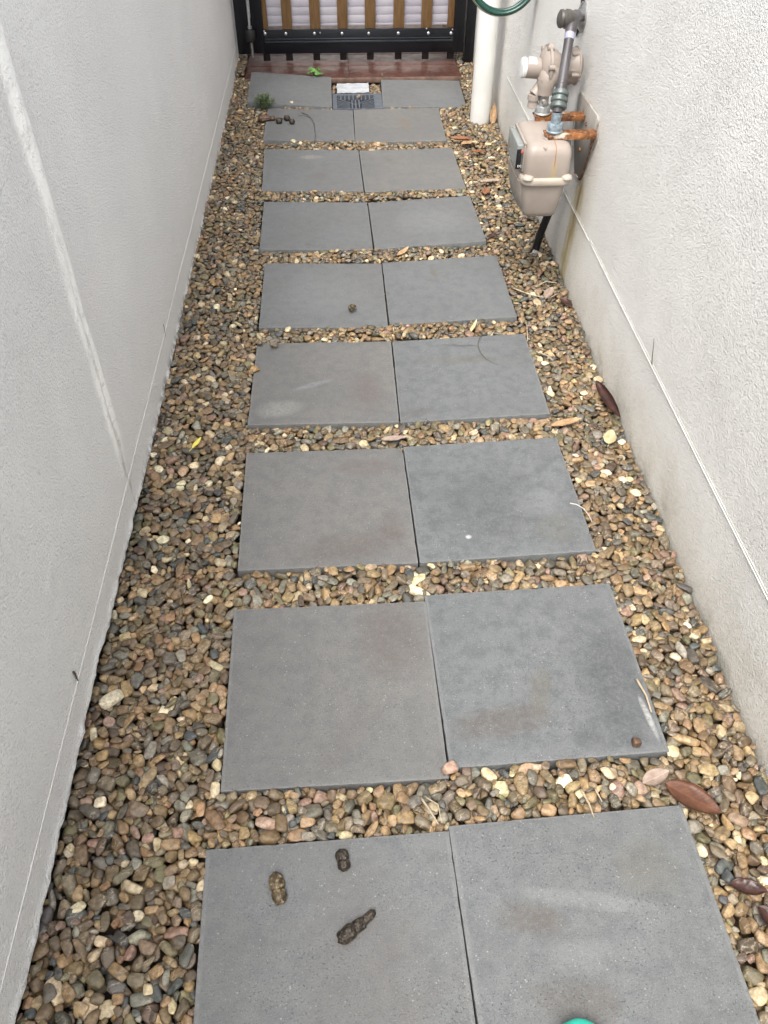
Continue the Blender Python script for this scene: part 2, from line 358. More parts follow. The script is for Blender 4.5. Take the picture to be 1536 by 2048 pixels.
# ---------------------------------------------------------------- pavers
BR, PL, DK, GR = (.12, .088, .065), (.26, .27, .27), (.045, .048, .052), (.165, .145, .10)
PAV = [
 ('L', (-.050, -.118, .000, .02, .003, .002), .5, .3, [(-.05, .05, .08, .05, .3, BR, .2)], 'grey paver below the photo, left of its pair'),
 ('R', (.356, -.105, .001, .03, .003, -.004), .2, .6, [(.05, .0, .1, .05, .3, PL, .2)], 'grey paver below the photo, right of its pair'),
 ('L', (-.0506, .3770, .0016, .0257, .0029, .0006), .45, .25, [(.05, -.02, .10, .16, .2, (.17, .15, .14), .30)], 'grey paver carrying three dark droppings, left of the bottom pair'),
 ('R', (.3570, .3983, .0022, .0359, .0040, -.0073), .25, .5, [(-.10, .04, .055, .025, -.2, BR, .42), (-.05, -.08, .07, .03, -.2, BR, .35), (.0, .06, .12, .014, -.2, PL, .20), (-.03, -.02, .05, .025, .1, PL, .12), (.11, .10, .05, .05, 0, GR, .25)], 'bluish grey paver with smeared pale and brown marks beside the large brown leaf'),
 ('L', (-.0458, .8735, .0005, .0150, .0196, .0127), .6, .2, [(.12, .11, .07, .10, .1, (.15, .115, .10), .42), (-.13, -.03, .009, .04, .35, (.22, .22, .19), .35), (.03, -.10, .10, .03, .9, (.17, .15, .13), .2)], 'brownish grey paver stained at its upper right, left of the second pair from the bottom'),
 ('R', (.3582, .8998, -.0003, .0266, .0084, -.0086), .1, .85, [(-.09, -.115, .09, .035, .1, BR, .42), (-.005, -.05, .022, .05, -.3, GR, .35), (.14, -.03, .06, .13, .1, DK, .42), (.11, -.15, .08, .035, .1, DK, .35), (.185, -.13, .006, .045, .1, (.42, .42, .40), .5)], 'pitted bluish paver with dark mottling and an L-shaped brown stain'),
 ('L', (-.0560, 1.3836, -.0023, .0175, -.0031, .0125), .65, .2, [(.10, .13, .08, .035, 0, (.16, .12, .11), .35), (.05, -.14, .13, .045, .2, (.15, .115, .10), .40), (.15, -.08, .03, .05, .2, (.15, .11, .10), .35)], 'grey paver with brown blotches, left of the third pair from the bottom'),
 ('R', (.3451, 1.3921, .0007, .0224, .0045, -.0210), .1, .95, [(-.02, -.03, .15, .12, .3, DK, .28), (.10, -.03, .06, .05, 0, PL, .16), (-.08, -.13, .007, .006, 0, (.5, .5, .5), .6), (.13, -.12, .05, .05, .3, GR, .2)], 'dark pitted paver with white scratches, right of the third pair from the bottom'),
 ('L', (-.0608, 1.8828, -.0014, -.0052, -.0190, .0094), .7, .15, [(.12, -.05, .05, .09, 0, (.16, .12, .11), .40), (-.12, -.13, .06, .035, .2, (.30, .30, .27), .32), (-.03, -.02, .06, .012, .4, PL, .3)], 'smooth grey paver with two pebbles on its far left corner'),
 ('R', (.3424, 1.8862, -.0002, -.0078, -.0139, -.0425), .15, .6, [(-.02, .08, .12, .02, -.05, GR, .28), (-.15, -.16, .05, .02, .1, BR, .22)], 'grey paver with a dark arc-shaped scrape near its far right corner'),
 ('L', (-.0615, 2.3591, -.0025, .0014, .0065, .0293), .4, .2, [(.0, .0, .15, .12, 0, PL, .1)], 'grey paver with one small brown snail-shaped lump on it'),
 ('R', (.3380, 2.3752, -.0028, .0060, -.0026, -.0439), .2, .4, [(-.03, .11, .010, .045, .2, GR, .5)], 'grey paver with a short olive stain near its far edge'),
 ('L', (-.0877, 2.8527, -.0030, .0116, -.0167, .0324), .35, .2, [(-.03, -.16, .015, .008, 0, BR, .6)], 'clean bluish grey paver, left of the third pair from the drain grate'),
 ('R', (.3118, 2.8662, -.0037, .0185, -.0251, -.0429), .35, .3, [(.02, .0, .14, .10, 0, PL, .12)], 'clean grey paver dipping to the joint, level with the gas meter foot'),
 ('L', (-.1060, 3.3430, -.0001, .0207, .0203, .0342), .4, .2, [(.03, -.06, .04, .035, 0, (.17, .135, .12), .35), (.0, .12, .05, .02, 0, (.30, .28, .24), .35)], 'grey paver with a faint pinkish stain, left of the second pair from the drain grate'),
 ('R', (.2958, 3.3313, .0006, .0254, .0158, -.0068), .5, .2, [(-.08, .08, .012, .05, .3, GR, .40)], 'grey paver beside the orange-brown leaves, right of the second pair from the drain grate'),
 ('L', (-.1212, 3.8500, -.0009, -.0020, -.0064, .0322), .45, .2, [(-.13, -.10, .06, .02, 0, GR, .25)], 'grey paver with a creeping weed and a row of dark droppings'),
 ('R', (.2800, 3.8300, -.0004, -.0086, .0075, -.0075), .5, .2, [(.03, .01, .03, .08, .1, (.22, .18, .12), .45)], 'grey paver with a tan stain at its middle, touching the drain grate'),
 ('L', (-.2175, 4.2650, .0200, .0017, .0303, .0736), .3, .25, [(.0, .0, .15, .12, 0, PL, .1)], 'tilted grey paver against the red step, left of the drain'),
 ('R', (.4256, 4.2481, -.0012, -.0261, -.0071, .0205), .3, .2, [(.05, .0, .1, .1, 0, PL, .1)], 'grey paver against the red step, right of the drain'),
]
PS = .1985
def mini_rot(a, tx, ty):
    c, s = math.cos(a), math.sin(a)
    return Matrix(((c, -s, 0), (s, c, 0), (0, 0, 1))) @ Matrix(((1, 0, 0), (0, 1, -tx), (0, tx, 1))) @ Matrix(((1, 0, ty), (0, 1, 0), (-ty, 0, 1)))
def paver_mesh(seed, wx=0.0):
    bm = bmesh.new(); bmesh.ops.create_cube(bm, size=1)
    for v in bm.verts: v.co = Vector((v.co.x*2*PS, v.co.y*2*PS, v.co.z*.04-.02))
    bmesh.ops.bevel(bm, geom=bm.edges[:], offset=.0016, segments=2, profile=.6, affect='EDGES')
    vert_e = [e for e in bm.edges if e.calc_length() > .1]
    bmesh.ops.subdivide_edges(bm, edges=vert_e, cuts=36, use_grid_fill=True)
    for v in bm.verts:
        p = v.co; e = max(abs(p.x), abs(p.y))
        if e > PS-.004:
            n = nz(p.x*45+seed, p.y*45, seed)+.6*nz(p.x*130, p.y*130, seed)
            k = max(0, n-.25)*.0035
            if p.z > -.006: p.z -= k*.8
            p.x *= 1-k/.2*.8; p.y *= 1-k/.2*.8
    for v in bm.verts: v.co.x *= 1+wx/PS
    m = MB(); m.addbm(bm); return m
for i, (side, q, warm, pit, st, lab) in enumerate(PAV):
    o = paver_mesh(i*7.3+1, (0, 0, .0044, .0044, .0030, .0030, .0006, .0006, .0014, .0014, -.001, -.001, -.001, -.001, .0006, .0006, .0008, .0008, 0, 0)[i]).build('concrete_paver', paver_mat(i+1, warm, pit, st), None, 40)
    mw = mini_rot(q[3], q[4], q[5]).to_4x4(); mw.translation = q[:3]; o.matrix_world = mw
    tag(o, lab, 'paver', 'grey pavers laid in pairs along the path')
# arc scrape and crack lines drawn as thin grooves of dirt on the paver of the fourth pair
def flat_strip(pts, wd, z, name, mat, parent=None):
    m = MB(); v = []; f = []
    P = [Vector((a, b, 0)) for a, b in pts]
    for i, p in enumerate(P):
        t = (P[min(i+1, len(P)-1)]-P[max(i-1, 0)]).normalized(); nrm = Vector((-t.y, t.x, 0)); ww = wd*(.35+.65*math.sin(math.pi*(i+.5)/len(P)))
        for s_ in (-1, 1): v.append((p.x+nrm.x*ww*s_, p.y+nrm.y*ww*s_, z))
    for i in range(len(P)-1): f.append((2*i, 2*i+1, 2*i+3, 2*i+2))
    m.add(v, f); return m

# ---------------------------------------------------------------- red tiled step
def tile_mat():
    g = NG('glazed_red_tile', .3, .4); n = g.noise(9, 4)
    c = g.mix(g.ramp(n, .35, .7), (.045, .018, .014), (.068, .027, .020)); c = g.mix(g.math('MULTIPLY', g.ramp(g.noise(60, 4), .45, .7), .35), c, (.16, .105, .08))
    return g.out(c, g.bump(g.noise(30, 3), .0015, .3), g.ramp(g.noise(20, 4), .35, .7, .30, .48))
M_tile = tile_mat(); M_grout = simple('dark_grout', (.045, .03, .025), .9)
step = empty('tiled_step', (.09, 4.9, 0), label='glossy red-brown tiled step running under the black gate', cat='step')
m = MB(); m.box(-.449, .637, 4.462, 6.99, -.05, .007); m.build('grout_bed', M_grout, step)
m = MB()
y = 4.452
for r_ in range(11):
    d = .192; off = .072 + (0 if r_ % 2 == 0 else .0)
    xs = [-.455, .072, .643]
    for a, b in zip(xs[:-1], xs[1:]):
        m.bbox(a+.0016, b-.0016, y, y+d-.004, .0075-.014*(r_ == 0), .0115+random.uniform(-.0006, .0006), .0014, 2)
    y += d
m.build('tile', M_tile, step, 40)
m = MB(); m.bbox(-.455, .643, 4.444, 4.4508, -.012, .0108, .0012, 2); m.build('nosing', simple('worn_tile_nosing', (.14, .09, .07), .5, .3, 30), step, 40)

# ---------------------------------------------------------------- gate
def timber_mat():
    g = NG('oiled_timber', .42, .45); mp = g.map((14, 14, 1.2)); n = g.noise(9, 5, .6, vec=mp, dist=.6)
    c = g.mix(g.ramp(n, .3, .7), (.105, .057, .022), (.185, .108, .045)); c = g.mix(g.math('MULTIPLY', g.ramp(g.noise(3, 2), .4, .7), .4), c, (.13, .065, .022))
    return g.out(c, g.bump(n, .0008, .5))
M_tim = timber_mat()
M_blk = simple('black_powder_coat', (.0014, .0025, .0052), .34, .2, 30, bump=.0004, bscale=600)
M_rub = simple('black_rubber', (.004, .004, .004), .6)
M_zinc = simple('zinc_plated_steel', (.50, .51, .52), .38, .15, 80, metal=.9)
M_cast = simple('cast_fitting', (.15, .16, .16), .5, .25, 60, metal=.5, bump=.001)
GY = 4.70
gate = empty('slatted_gate', (.13, GY, .06), label='black metal framed gate with upright timber slats closing the far end of the path', cat='gate')
m = MB()
m.bbox(-.415, -.357, GY-.022, GY+.022, .062, 1.80, .003); m.bbox(.622, .676, GY-.022, GY+.022, .058, 1.80, .003)
m.bbox(-.3565, .6215, GY-.0215, GY-.004, .060, .170, .002); m.bbox(-.3565, .6215, GY-.0215, GY+.022, 1.74, 1.797, .003)
m.build('frame', M_blk, gate, 40)
m = MB(); m.bbox(-.350, .616, GY-.030, GY-.0222, .112, .121, .0015); m.bbox(-.350, .616, GY-.028, GY-.0222, .126, .132, .0012)
m.build('rail_moulding', simple('black_gloss_moulding', (.02, .025, .03), .12), gate, 40)
BX = [(-.356, -.333), (-.259, -.209), (-.118, -.065), (.022, .075), (.163, .217), (.309, .364), (.452, .507), (.588, .6205)]
for a, b in BX:
    m = MB(); m.bbox(a, b, GY-.003, GY+.016, .150, 1.738, .0025); m.build('slat', M_tim, gate, 40)
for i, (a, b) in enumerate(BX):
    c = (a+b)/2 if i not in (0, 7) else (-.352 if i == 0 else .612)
    m = MB(); m.bbox(c-.018, c+.018, GY+.003, GY+.013, .020, .0695, .003); m.build('slat_reflection_stub', simple('dark_slat_reflection', (.012, .007, .006), .6) if i == 0 else bpy.data.materials['dark_slat_reflection'], gate, 40)  # dark stubs added below the rail for the slats' reflections in the tile
    m = MB(); bx = (-.348, -.243, -.097, .044, .181, .333, .489, .606)[i]; z = .154-.001*i
    m.lathe([(0, .0085), (.002, .0085), (.005, .0065), (.0065, .003)], AX((bx, GY-.0217, z), (0, -1, 0)), 14)
    m.build('bolt', M_zinc, gate, 40)
# screws with bright heads and stray glints on the rail
for bx, bz in ((-.352, .166), (-.068, .156), (.478, .170), (.612, .165)):
    m = MB(); m.lathe([(0, .004), (.003, .004), (.004, .002)], AX((bx, GY-.0218, bz), (0, -1, 0)), 10); m.build('screw', M_zinc, gate, 40)
m = MB(); zz = .188; m.bbox(-.354, .620, GY+.022, GY+.030, .176, .1868, .001)
while zz < 1.7:
    m.bbox(-.354, .620, GY+.023, GY+.031, zz, zz+.0358, .0006); zz += .0364
def lilac():
    g = NG('lilac_white_board', .45, .4); c = g.mix(g.ramp(g.noise(6, 3), .35, .65), (.31, .29, .335), (.36, .345, .38)); return g.out(c)
m.build('backing_board', lilac(), gate, 40)
def post(x0, x1, z0, lab, y0=GY-.03, y1=GY+.03):
    p = empty('gate_post', ((x0+x1)/2, GY, z0), label=lab, cat='post')
    q = MB(); q.bbox(x0, x1, y0, y1, z0, 1.85, .003); q.build('shaft', M_blk, p, 40)
    q = MB(); q.bbox(x0-.002, x1+.002, y0-.002, y1+.002, 1.8503, 1.858, .002); q.build('cap', M_blk, p, 40)
    return p
pl = post(-.4935, -.430, .062, 'black metal post fixed to the left wall, hinge side of the gate')
pr = post(.6835, .7285, -.035, 'black metal post standing in pebbles behind the white downpipe')
m = MB(); m.lathe([(-.028, .004), (-.027, .022), (-.02, .026), (.02, .026), (.027, .022), (.028, .004)], AX((-.4225, GY-.034, .148), (0, .12, 1)), 20)
m.build('hinge_barrel', M_rub, gate, 40)
m = MB(); m.tube([(-.4225, GY-.034, .178), (-.4225, GY-.030, .6)], .0065, 10); m.lathe([(0, .011), (.012, .011)], AX((-.4225, GY-.034, .180), (0, 0, 1)), 6)  # zinc rod added in the post gap, standing in for light showing through
m.tube([(-.4225, GY-.02, .115), (-.4225, GY-.02, .045)], .005, 10)
m.build('gap_light_rod', M_zinc, gate, 40)

# ---------------------------------------------------------------- downpipe
def pvc(name, col, r=.32): return simple(name, col, r, .04, 12, bump=.0003, bscale=40)
dp = empty('downpipe', (.652, 3.845, -.02), label='round white downpipe standing in the pebbles in front of the right gate post', cat='downpipe')
m = MB(); m.lathe([(-.03, .0455), (1.60, .0455)], Matrix.Translation((.652, 3.845, 0)), 48); m.build('pipe', pvc('white_pvc', (.66, .66, .635)), dp, 40)
m = MB(); m.lathe([(0, .049), (.03, .049)], Matrix.Translation((.652, 3.845, 1.5)), 48); m.box(.69, .7305, 3.83, 3.86, 1.505, 1.525); m.build('wall_clip', M_zinc, dp, 40)

# ---------------------------------------------------------------- drain
M_dr = simple('grey_plastic_grate', (.085, .098, .115), .45, .15, 50, bump=.0005)
dr = empty('drain_grate', (.108, 4.15, -.01), label='grey plastic drain grate with fan-shaped slots between the last pavers', cat='drain')
zt = -.004; x0, x1, y0, y1 = -.0150, .2240, 4.050, 4.262
m = MB()
m.box(x0, x0+.020, y0, y1, -.03, zt); m.box(x1-.040, x1, y0, y1, -.03, zt-.0004); m.box(x0+.0201, x1-.0401, y1-.026, y1, -.03, zt)
m.box(x0+.0201, x1-.0401, y0, y0+.006, -.03, zt)
ix0, ix1, iy0, iy1 = x0+.020, x1-.040, y0+.006, y1-.026; cx = (ix0+ix1)/2
def bar(p, q, wd, zz=0):
    p = Vector((*p, 0)); q = Vector((*q, 0)); d = (q-p); L = d.length; a = math.atan2(d.y, d.x)
    mm = Matrix.Translation(p) @ Matrix.Rotation(a, 4, 'Z'); m.box(0, L, -wd/2, wd/2, -.022, zt-.0006-zz, mm)
hy = iy1-iy0
for k in range(1, 9):                                  # straight bars of the upper band
    xx = ix0+(ix1-ix0)*k/9; m.box(xx-.0032, xx+.0032, iy0+hy*.66, iy1, -.022, zt-.0002)
for k in range(3): xx = cx+(k-1)*.017; m.box(xx-.0036, xx+.0036, iy0, iy0+hy*.66, -.022, zt-.0003)
for k in range(6):
    t = (k+.4)/6; yy = iy0+hy*.70*t
    bar((ix0, yy), (cx-.024*(1-t)-.03*t, iy0-.02+hy*.50*t), .0048, .0001*k); bar((ix1, yy), (cx+.024*(1-t)+.03*t, iy0-.02+hy*.50*t), .0048, .0001*k)
bar((ix0, iy0+hy*.80), (cx, iy0+hy*.30), .006, .0009); bar((ix1, iy0+hy*.80), (cx, iy0+hy*.30), .006, .001)
m.build('grate', M_dr, dr)
m = MB(); m.box(x0, x1, y0, y1, -.048, -.0305); m.build('sump', M_rub, dr)
# shiny plastic offcut behind the grate
m = MB(); n_ = 14; v = []; f = []
for i in range(n_+1):
    for j in range(7):
        xx = .008+.158*i/n_; yy = 4.264+.130*j/6; v.append((xx+.002*nz(j, 3), yy+.004*nz(i*.6, 9), -.001+.0028*nz(i*.9, j*.8, 2)+.003*(j/6)))
for i in range(n_):
    for j in range(6): a = i*7+j; f.append((a, a+7, a+8, a+1))
m.add(v, f); v2 = [(a, b, c-.0012) for a, b, c in v]; m.add(v2, [q[::-1] for q in f])
tag(m.build('plastic_sheet', simple('crumpled_white_sheet', (.40, .42, .44), .22, .12, 25), None, 60), 'crumpled shiny white sheet lying between the drain grate and the red step', 'plastic sheet')

# ---------------------------------------------------------------- gas meter assembly
def cream():
    g = NG('aged_cream_enamel', .42, .45); x, y, z = g.xyz(); n = g.noise(7, 4)
    c = g.mix(g.ramp(n, .35, .7), (.265, .225, .195), (.315, .272, .238)); return g.out(c, g.bump(g.noise(320, 2), .0005, .3))
M_cr = cream()
def cream_rusty():
    g = NG('cream_enamel_rust_run', .42, .45); x, y, z = g.xyz(); n = g.noise(7, 4)
    c = g.mix(g.ramp(n, .35, .7), (.265, .225, .195), (.315, .272, .238))
    xx = g.math('ADD', x, g.math('MULTIPLY', g.math('SUBTRACT', g.noise(30, 2), .5), .006))
    d = g.math('ABSOLUTE', g.math('SUBTRACT', xx, .607))
    near = g.ramp(y, 2.34, 2.31)
    r1 = g.math('MULTIPLY', g.math('MULTIPLY', g.ramp(d, .0022, .0008), g.ramp(z, .415, .44)), near)
    r2 = g.math('MULTIPLY', g.math('MULTIPLY', g.ramp(d, .013, .001), g.math('MULTIPLY', g.ramp(z, .46, .42), g.ramp(z, .33, .39))), near)
    c = g.mix(g.math('MULTIPLY', r2, .55), c, (.42, .30, .13)); c = g.mix(g.math('MULTIPLY', r1, .85), c, (.26, .10, .03))
    return g.out(c, g.bump(g.noise(320, 2), .0005, .3))
M_crr = cream_rusty()
def rust():
    g = NG('flaking_rust', .75, .35); n = g.noise(28, 5, .65); f = g.noise(110, 4, .7)
    c = g.mix(g.ramp(n, .35, .62), (.24, .095, .030), (.075, .028, .014)); c = g.mix(g.math('MULTIPLY', g.ramp(f, .5, .65), .6), c, (.42, .22, .08))
    c = g.mix(g.ramp(g.noise(17, 3, vec=g.map((1, 1, 1), (3, 4, 5))), .60, .68), c, (.48, .42, .34))
    return g.out(c, g.bump(n, .004, .8))
M_rust = rust()
def galv():
    g = NG('weathered_bracket_paint', .5, .4); x, y, z = g.xyz(); n = g.noise(14, 5)
    c = g.mix(g.ramp(n, .35, .7), (.27, .255, .23), (.36, .34, .31)); c = g.mix(g.ramp(z, .47, .38), c, (.13, .12, .11))
    e = g.math('MULTIPLY', g.ramp(g.noise(40, 4), .52, .66), g.ramp(g.noise(9, 2), .45, .65)); c = g.mix(g.math('MULTIPLY', e, .8), c, (.20, .085, .035))
    lo = g.math('MULTIPLY', g.ramp(z, .38, .32), g.ramp(g.noise(30, 3), .3, .55)); c = g.mix(g.math('MULTIPLY', lo, .8), c, (.10, .055, .03))
    return g.out(c, g.bump(n, .001, .5))
M_gal = galv()

def rbox_loft(secs, n=10, pw=7.5):
    """closed body from rounded-rectangle sections (z, x0, x1, y0, y1)"""
    v = []; f = []; N = n*8
    for (z, xa, xb, ya, yb) in secs:
        cx_, cy_, hx, hy_ = (xa+xb)/2, (ya+yb)/2, (xb-xa)/2, (yb-ya)/2
        for k in range(N):
            a = 2*math.pi*(k+.5)/N; c_, s_ = math.cos(a), math.sin(a)
            r = (abs(c_)**pw+abs(s_)**pw)**(-1/pw); v.append((cx_+hx*c_*r, cy_+hy_*s_*r, z))
    for i in range(len(secs)-1):
        for k in range(N):
            k2 = (k+1) % N; f.append((i*N+k, i*N+k2, (i+1)*N+k2, (i+1)*N+k))
    f.append(tuple(range(N-1, -1, -1))); f.append(tuple((len(secs)-1)*N+k for k in range(N)))
    return v, f
mt = empty('gas_meter', (.59, 2.38, .28), label='cream gas meter with a belted waist hanging from the rusty bracket', cat='gas meter')
MX0, MX1, MY0, MY1 = .524, .660, 2.268, 2.492
secs = [(.396, MX0+.002, MX1-.001, MY0+.003, MY1-.003), (.410, MX0, MX1, MY0+.001, MY1-.001), (.455, MX0, MX1-.001, MY0+.002, MY1-.002), (.470, MX0+.003, MX1-.004, MY0+.007, MY1-.007),
        (.480, MX0+.010, MX1-.012, MY0+.016, MY1-.016), (.4855, MX0+.020, MX1-.024, MY0+.030, MY1-.030), (.4875, MX0+.034, MX1-.038, MY0+.048, MY1-.048)]
m = MB(); m.add(*rbox_loft(secs)); 
m.build('upper_case', M_crr, mt, 50)
m = MB(); e = .005
m.add(*rbox_loft([(.3765, MX0-e+.001, MX1+e-.001, MY0-e+.001, MY1+e-.001), (.3785, MX0-e, MX1+e, MY0-e, MY1+e), (.3915, MX0-e, MX1+e, MY0-e, MY1+e), (.3950, MX0-e+.003, MX1+e-.003, MY0-e+.003, MY1+e-.003), (.3962, MX0+.004, MX1-.004, MY0+.004, MY1-.004)]))
for (bx, by) in ((MX0+.014, MY0), (MX1-.012, MY0), (MX0+.014, MY1), (MX1-.012, MY1)):
    m.lathe([(.3940, .0165), (.3985, .0155), (.4030, .0115), (.4045, .004)], Matrix.Translation((bx, by+(.006 if by < 2.4 else -.006), 0)), 20)
m.build('waist_band', simple('cream_band', (.375, .325, .27), .4, .08, 20), mt, 50)
m = MB(); m.add(*rbox_loft([(.2665, MX0+.044, MX1-.044, MY0+.062, MY1-.062), (.2670, MX0+.034, MX1-.036, MY0+.046, MY1-.046), (.2695, MX0+.024, MX1-.026, MY0+.033, MY1-.033), (.2755, MX0+.018, MX1-.021, MY0+.024, MY1-.024), (.288, MX0+.014, MX1-.018, MY0+.019, MY1-.019), (.340, MX0+.005, MX1-.011, MY0+.009, MY1-.009), (.3770, MX0, MX1-.005, MY0+.004, MY1-.004)]))
m.build('lower_case', M_cr, mt, 50)
m = MB()                                          # front diaphragm cover bulge facing the path
m.add(*rbox_loft([(.284, MX0+.016, MX0+.04, MY0+.05, MY1-.03), (.292, MX0+.004, MX0+.04, MY0+.038, MY1-.012), (.34, MX0-.006, MX0+.03, MY0+.030, MY1-.006), (.3768, MX0-.010, MX0+.03, MY0+.026, MY1-.004)], pw=4.5))
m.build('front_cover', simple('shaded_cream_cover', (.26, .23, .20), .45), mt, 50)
# register window
glass = NG('clear_register_cover', .12, .6); glass.b.inputs['Transmission Weight'].default_value = .45; glass.b.inputs['IOR'].default_value = 1.45
M_gl = glass.out((.36, .385, .37))
m = MB(); m.bbox(MX0-.020, MX0+.004, 2.306, 2.446, .408, .476, .004, 3); m.build('register_cover', M_gl, mt, 40)
m = MB(); m.bbox(MX0-.003, MX0+.004, 2.298, 2.452, .4765, .4835, .002); m.bbox(MX0-.002, MX0+.004, 2.296, 2.3055, .404, .476, .002); m.build('register_frame', M_cr, mt, 40)
M_bk = simple('register_black', (.006, .006, .008), .25)
m = MB(); m.bbox(MX0-.0205, MX0-.0075, 2.3015, 2.3055, .410, .4645, .001); m.build('register_plate', M_bk, mt, 40)
m = MB(); m.bbox(MX0-.0070, MX0-.0022, 2.3018, 2.3056, .406, .452, .0008); m.build('register_window', simple('register_grey', (.07, .075, .075), .2), mt, 40)
m = MB(); m.bbox(MX0-.0095, MX0-.0015, 2.3005, 2.3054, .4535, .4635, .002); m.build('register_seal', simple('faded_red_seal', (.42, .12, .10), .4), mt, 40)
def text(body, size, mw, mat, name, parent, ext=.0003):
    cu = bpy.data.curves.new(name, 'FONT'); cu.body = body; cu.size = size; cu.extrude = ext; cu.align_x = 'CENTER'; cu.align_y = 'CENTER'
    tmp = bpy.data.objects.new(name, cu); C.objects.link(tmp); bpy.context.view_layer.update()
    me = bpy.data.meshes.new_from_object(tmp.evaluated_get(bpy.context.evaluated_depsgraph_get())); bpy.data.objects.remove(tmp); bpy.data.curves.remove(cu)
    o = bpy.data.objects.new(name, me); C.objects.link(o); me.materials.clear(); me.materials.append(mat); me.transform(mw)
    o.parent = parent; o.matrix_parent_inverse = Matrix.Translation(-Vector(parent.location)); return o
M_wht = simple('white_print', (.75, .75, .75), .4)
text('DC', .0085, Matrix(((1, 0, 0, MX0-.0095), (0, 0, -1, 2.3010), (0, 1, 0, .4185), (0, 0, 0, 1))), M_wht, 'register_digits', mt)
# lugs on top
for (lx, ly, lz, d) in ((.583, 2.312, .485, (-.7, -.6, .15)), (.577, 2.283, .472, (-.7, -.7, 0))):
    m = MB(); m.lathe([(-.012, .0075), (.004, .0075), (.006, .006)], AX((lx, ly, lz), d), 16); m.lathe([(.0061, .0045), (.0066, .0045)], AX((lx, ly, lz), d), 12)
    m.build('case_lug', M_cr, mt, 40)
# connectors through the arms
def connector(x, y, mat, lean=0):
    m = MB(); m.lathe([(-.020, .020), (.002, .020)], Matrix.Translation((x, y, .488)), 24)
    m.build('boss', M_cr, mt, 40)
    m = MB(); m.lathe([(0, .0215), (.0015, .0235), (.004, .0235), (.006, .0215), (.020, .0215), (.024, .0195), (.0245, .0140)], Matrix.Translation((x, y, .5018)), 8 if lean else 26)
    m.lathe([(.0246, .0140), (.052, .0132)], Matrix.Translation((x, y, .5018)), 20)
    m.build('union_nut', mat, mt, 40)
M_bn = simple('blue_grey_nut', (.19, .235, .265), .45, .35, 90, metal=.15, bump=.001)
M_gn = simple('dull_zinc_nut', (.34, .35, .35), .42, .2, 60, metal=.5)
NX, NY, FX, FY = .608, 2.328, .601, 2.470
connector(NX, NY, M_bn); connector(FX, FY, M_gn)

br = empty('meter_bracket', (XR, 2.44, .43), label='rusted steel bracket with two arms screwed to the right wall', cat='bracket')
m = MB(); poly = [(2.562, .524), (2.545, .536), (2.345, .537), (2.328, .525), (2.326, .482), (2.392, .345), (2.405, .332), (2.470, .327), (2.484, .338), (2.552, .43)]
mm = Matrix(((0, 0, -1, XR-.0005), (1, 0, 0, 0), (0, 1, 0, 0), (0, 0, 0, 1)))
m.prism(poly, mm, .005, .0012); m.build('wall_plate', M_gal, br, 40)
m = MB(); m.bbox(XR-.013, XR-.0057, 2.3245, 2.3275, .504, .534, .001); m.build('plate_rib', M_gal, br, 40)
m = MB(); m.tube([(XR-.0062, 2.3265, .522), (XR-.0065, 2.3255, .484), (XR-.0062, 2.350, .435), (XR-.0062, 2.3905, .347), (XR-.006, 2.404, .333), (XR-.0055, 2.470, .3285)], .0019, 8); m.build('rusted_edge', M_rust, br, 60)
def arm(y, wdt, xe):
    m = MB(); bm = bmesh.new(); bmesh.ops.create_cube(bm, size=1)
    for v in bm.verts: v.co = Vector(((xe+XR-.006)/2+v.co.x*(XR-.006-xe), y+v.co.y*wdt, .4985+v.co.z*.0045))
    bmesh.ops.bevel(bm, geom=bm.edges[:], offset=.001, segments=1, affect='EDGES')
    bmesh.ops.subdivide_edges(bm, edges=[e for e in bm.edges if e.calc_length() > .02], cuts=14, use_grid_fill=True)
    for v in bm.verts: v.co += Vector((0, .0012*nz(v.co.x*60, v.co.z*30, 2), .0013*nz(v.co.x*55, v.co.y*55, 1)))
    m.addbm(bm); m.bbox(xe+.004, XR-.008, y-wdt/2-.001, y-wdt/2+.002, .486, .4975, .0008)
    return m.build('arm', M_rust, br, 60)
arm(NY, .038, .580); arm(FY, .036, .576)
for (yy, zz) in ((2.43, .485), (2.45, .405)):
    m = MB(); m.lathe([(0, .006), (.002, .006), (.004, .004)], AX((XR-.0056, yy, zz), (-1, 0, 0)), 6); m.build('screw', M_rust, br, 40)

# regulator ------------------------------------------------
rg = empty('gas_regulator', (FX, FY, .556), label='cream gas regulator with white capped spring tower above the meter', cat='regulator')
RC = Vector((.608, 2.505, .612))                   # centre of the diaphragm chamber, axis towards the path
ax = Vector((-.985, -.06, .06)).normalized()
m = MB(); mm = AX(RC, ax)
m.lathe([(.022, .020), (.026, .0275), (.066, .0262), (.0665, .024)], mm, 32); m.build('spring_tower', M_cr, rg, 35)
m = MB(); m.lathe([(.0668, .0268), (.0745, .0268), (.0775, .0245), (.079, .018)], mm, 32); m.build('tower_cap', simple('white_cap', (.66, .66, .64), .35), rg, 35)
m = MB(); v = []; f = []                           # label wraps the top of the tower
for i in range(13):
    a = math.radians(35+i*9)
    for zz in (.040, .062): v.append((.0277*math.cos(a), .0277*math.sin(a), zz))
for i in range(12): f.append((2*i, 2*i+1, 2*i+3, 2*i+2))
wm = AX(RC, ax); upl = wm.to_3x3().inverted() @ Vector((0, 0, 1)); rot = Matrix.Rotation(math.atan2(upl.y, upl.x)-R(89), 4, 'Z')
m.add(v, f, wm @ rot); m.build('label', simple('white_label', (.66, .68, .68), .4, .03), rg, 60)
m = MB()                                            # bowl-shaped diaphragm housing with bolted rim
m.lathe([(-.050, .022), (-.036, .036), (-.018, .048), (.002, .056), (.0025, .0605), (.0095, .0605), (.010, .055), (.015, .050), (.022, .036), (.026, .026)], mm, 40)
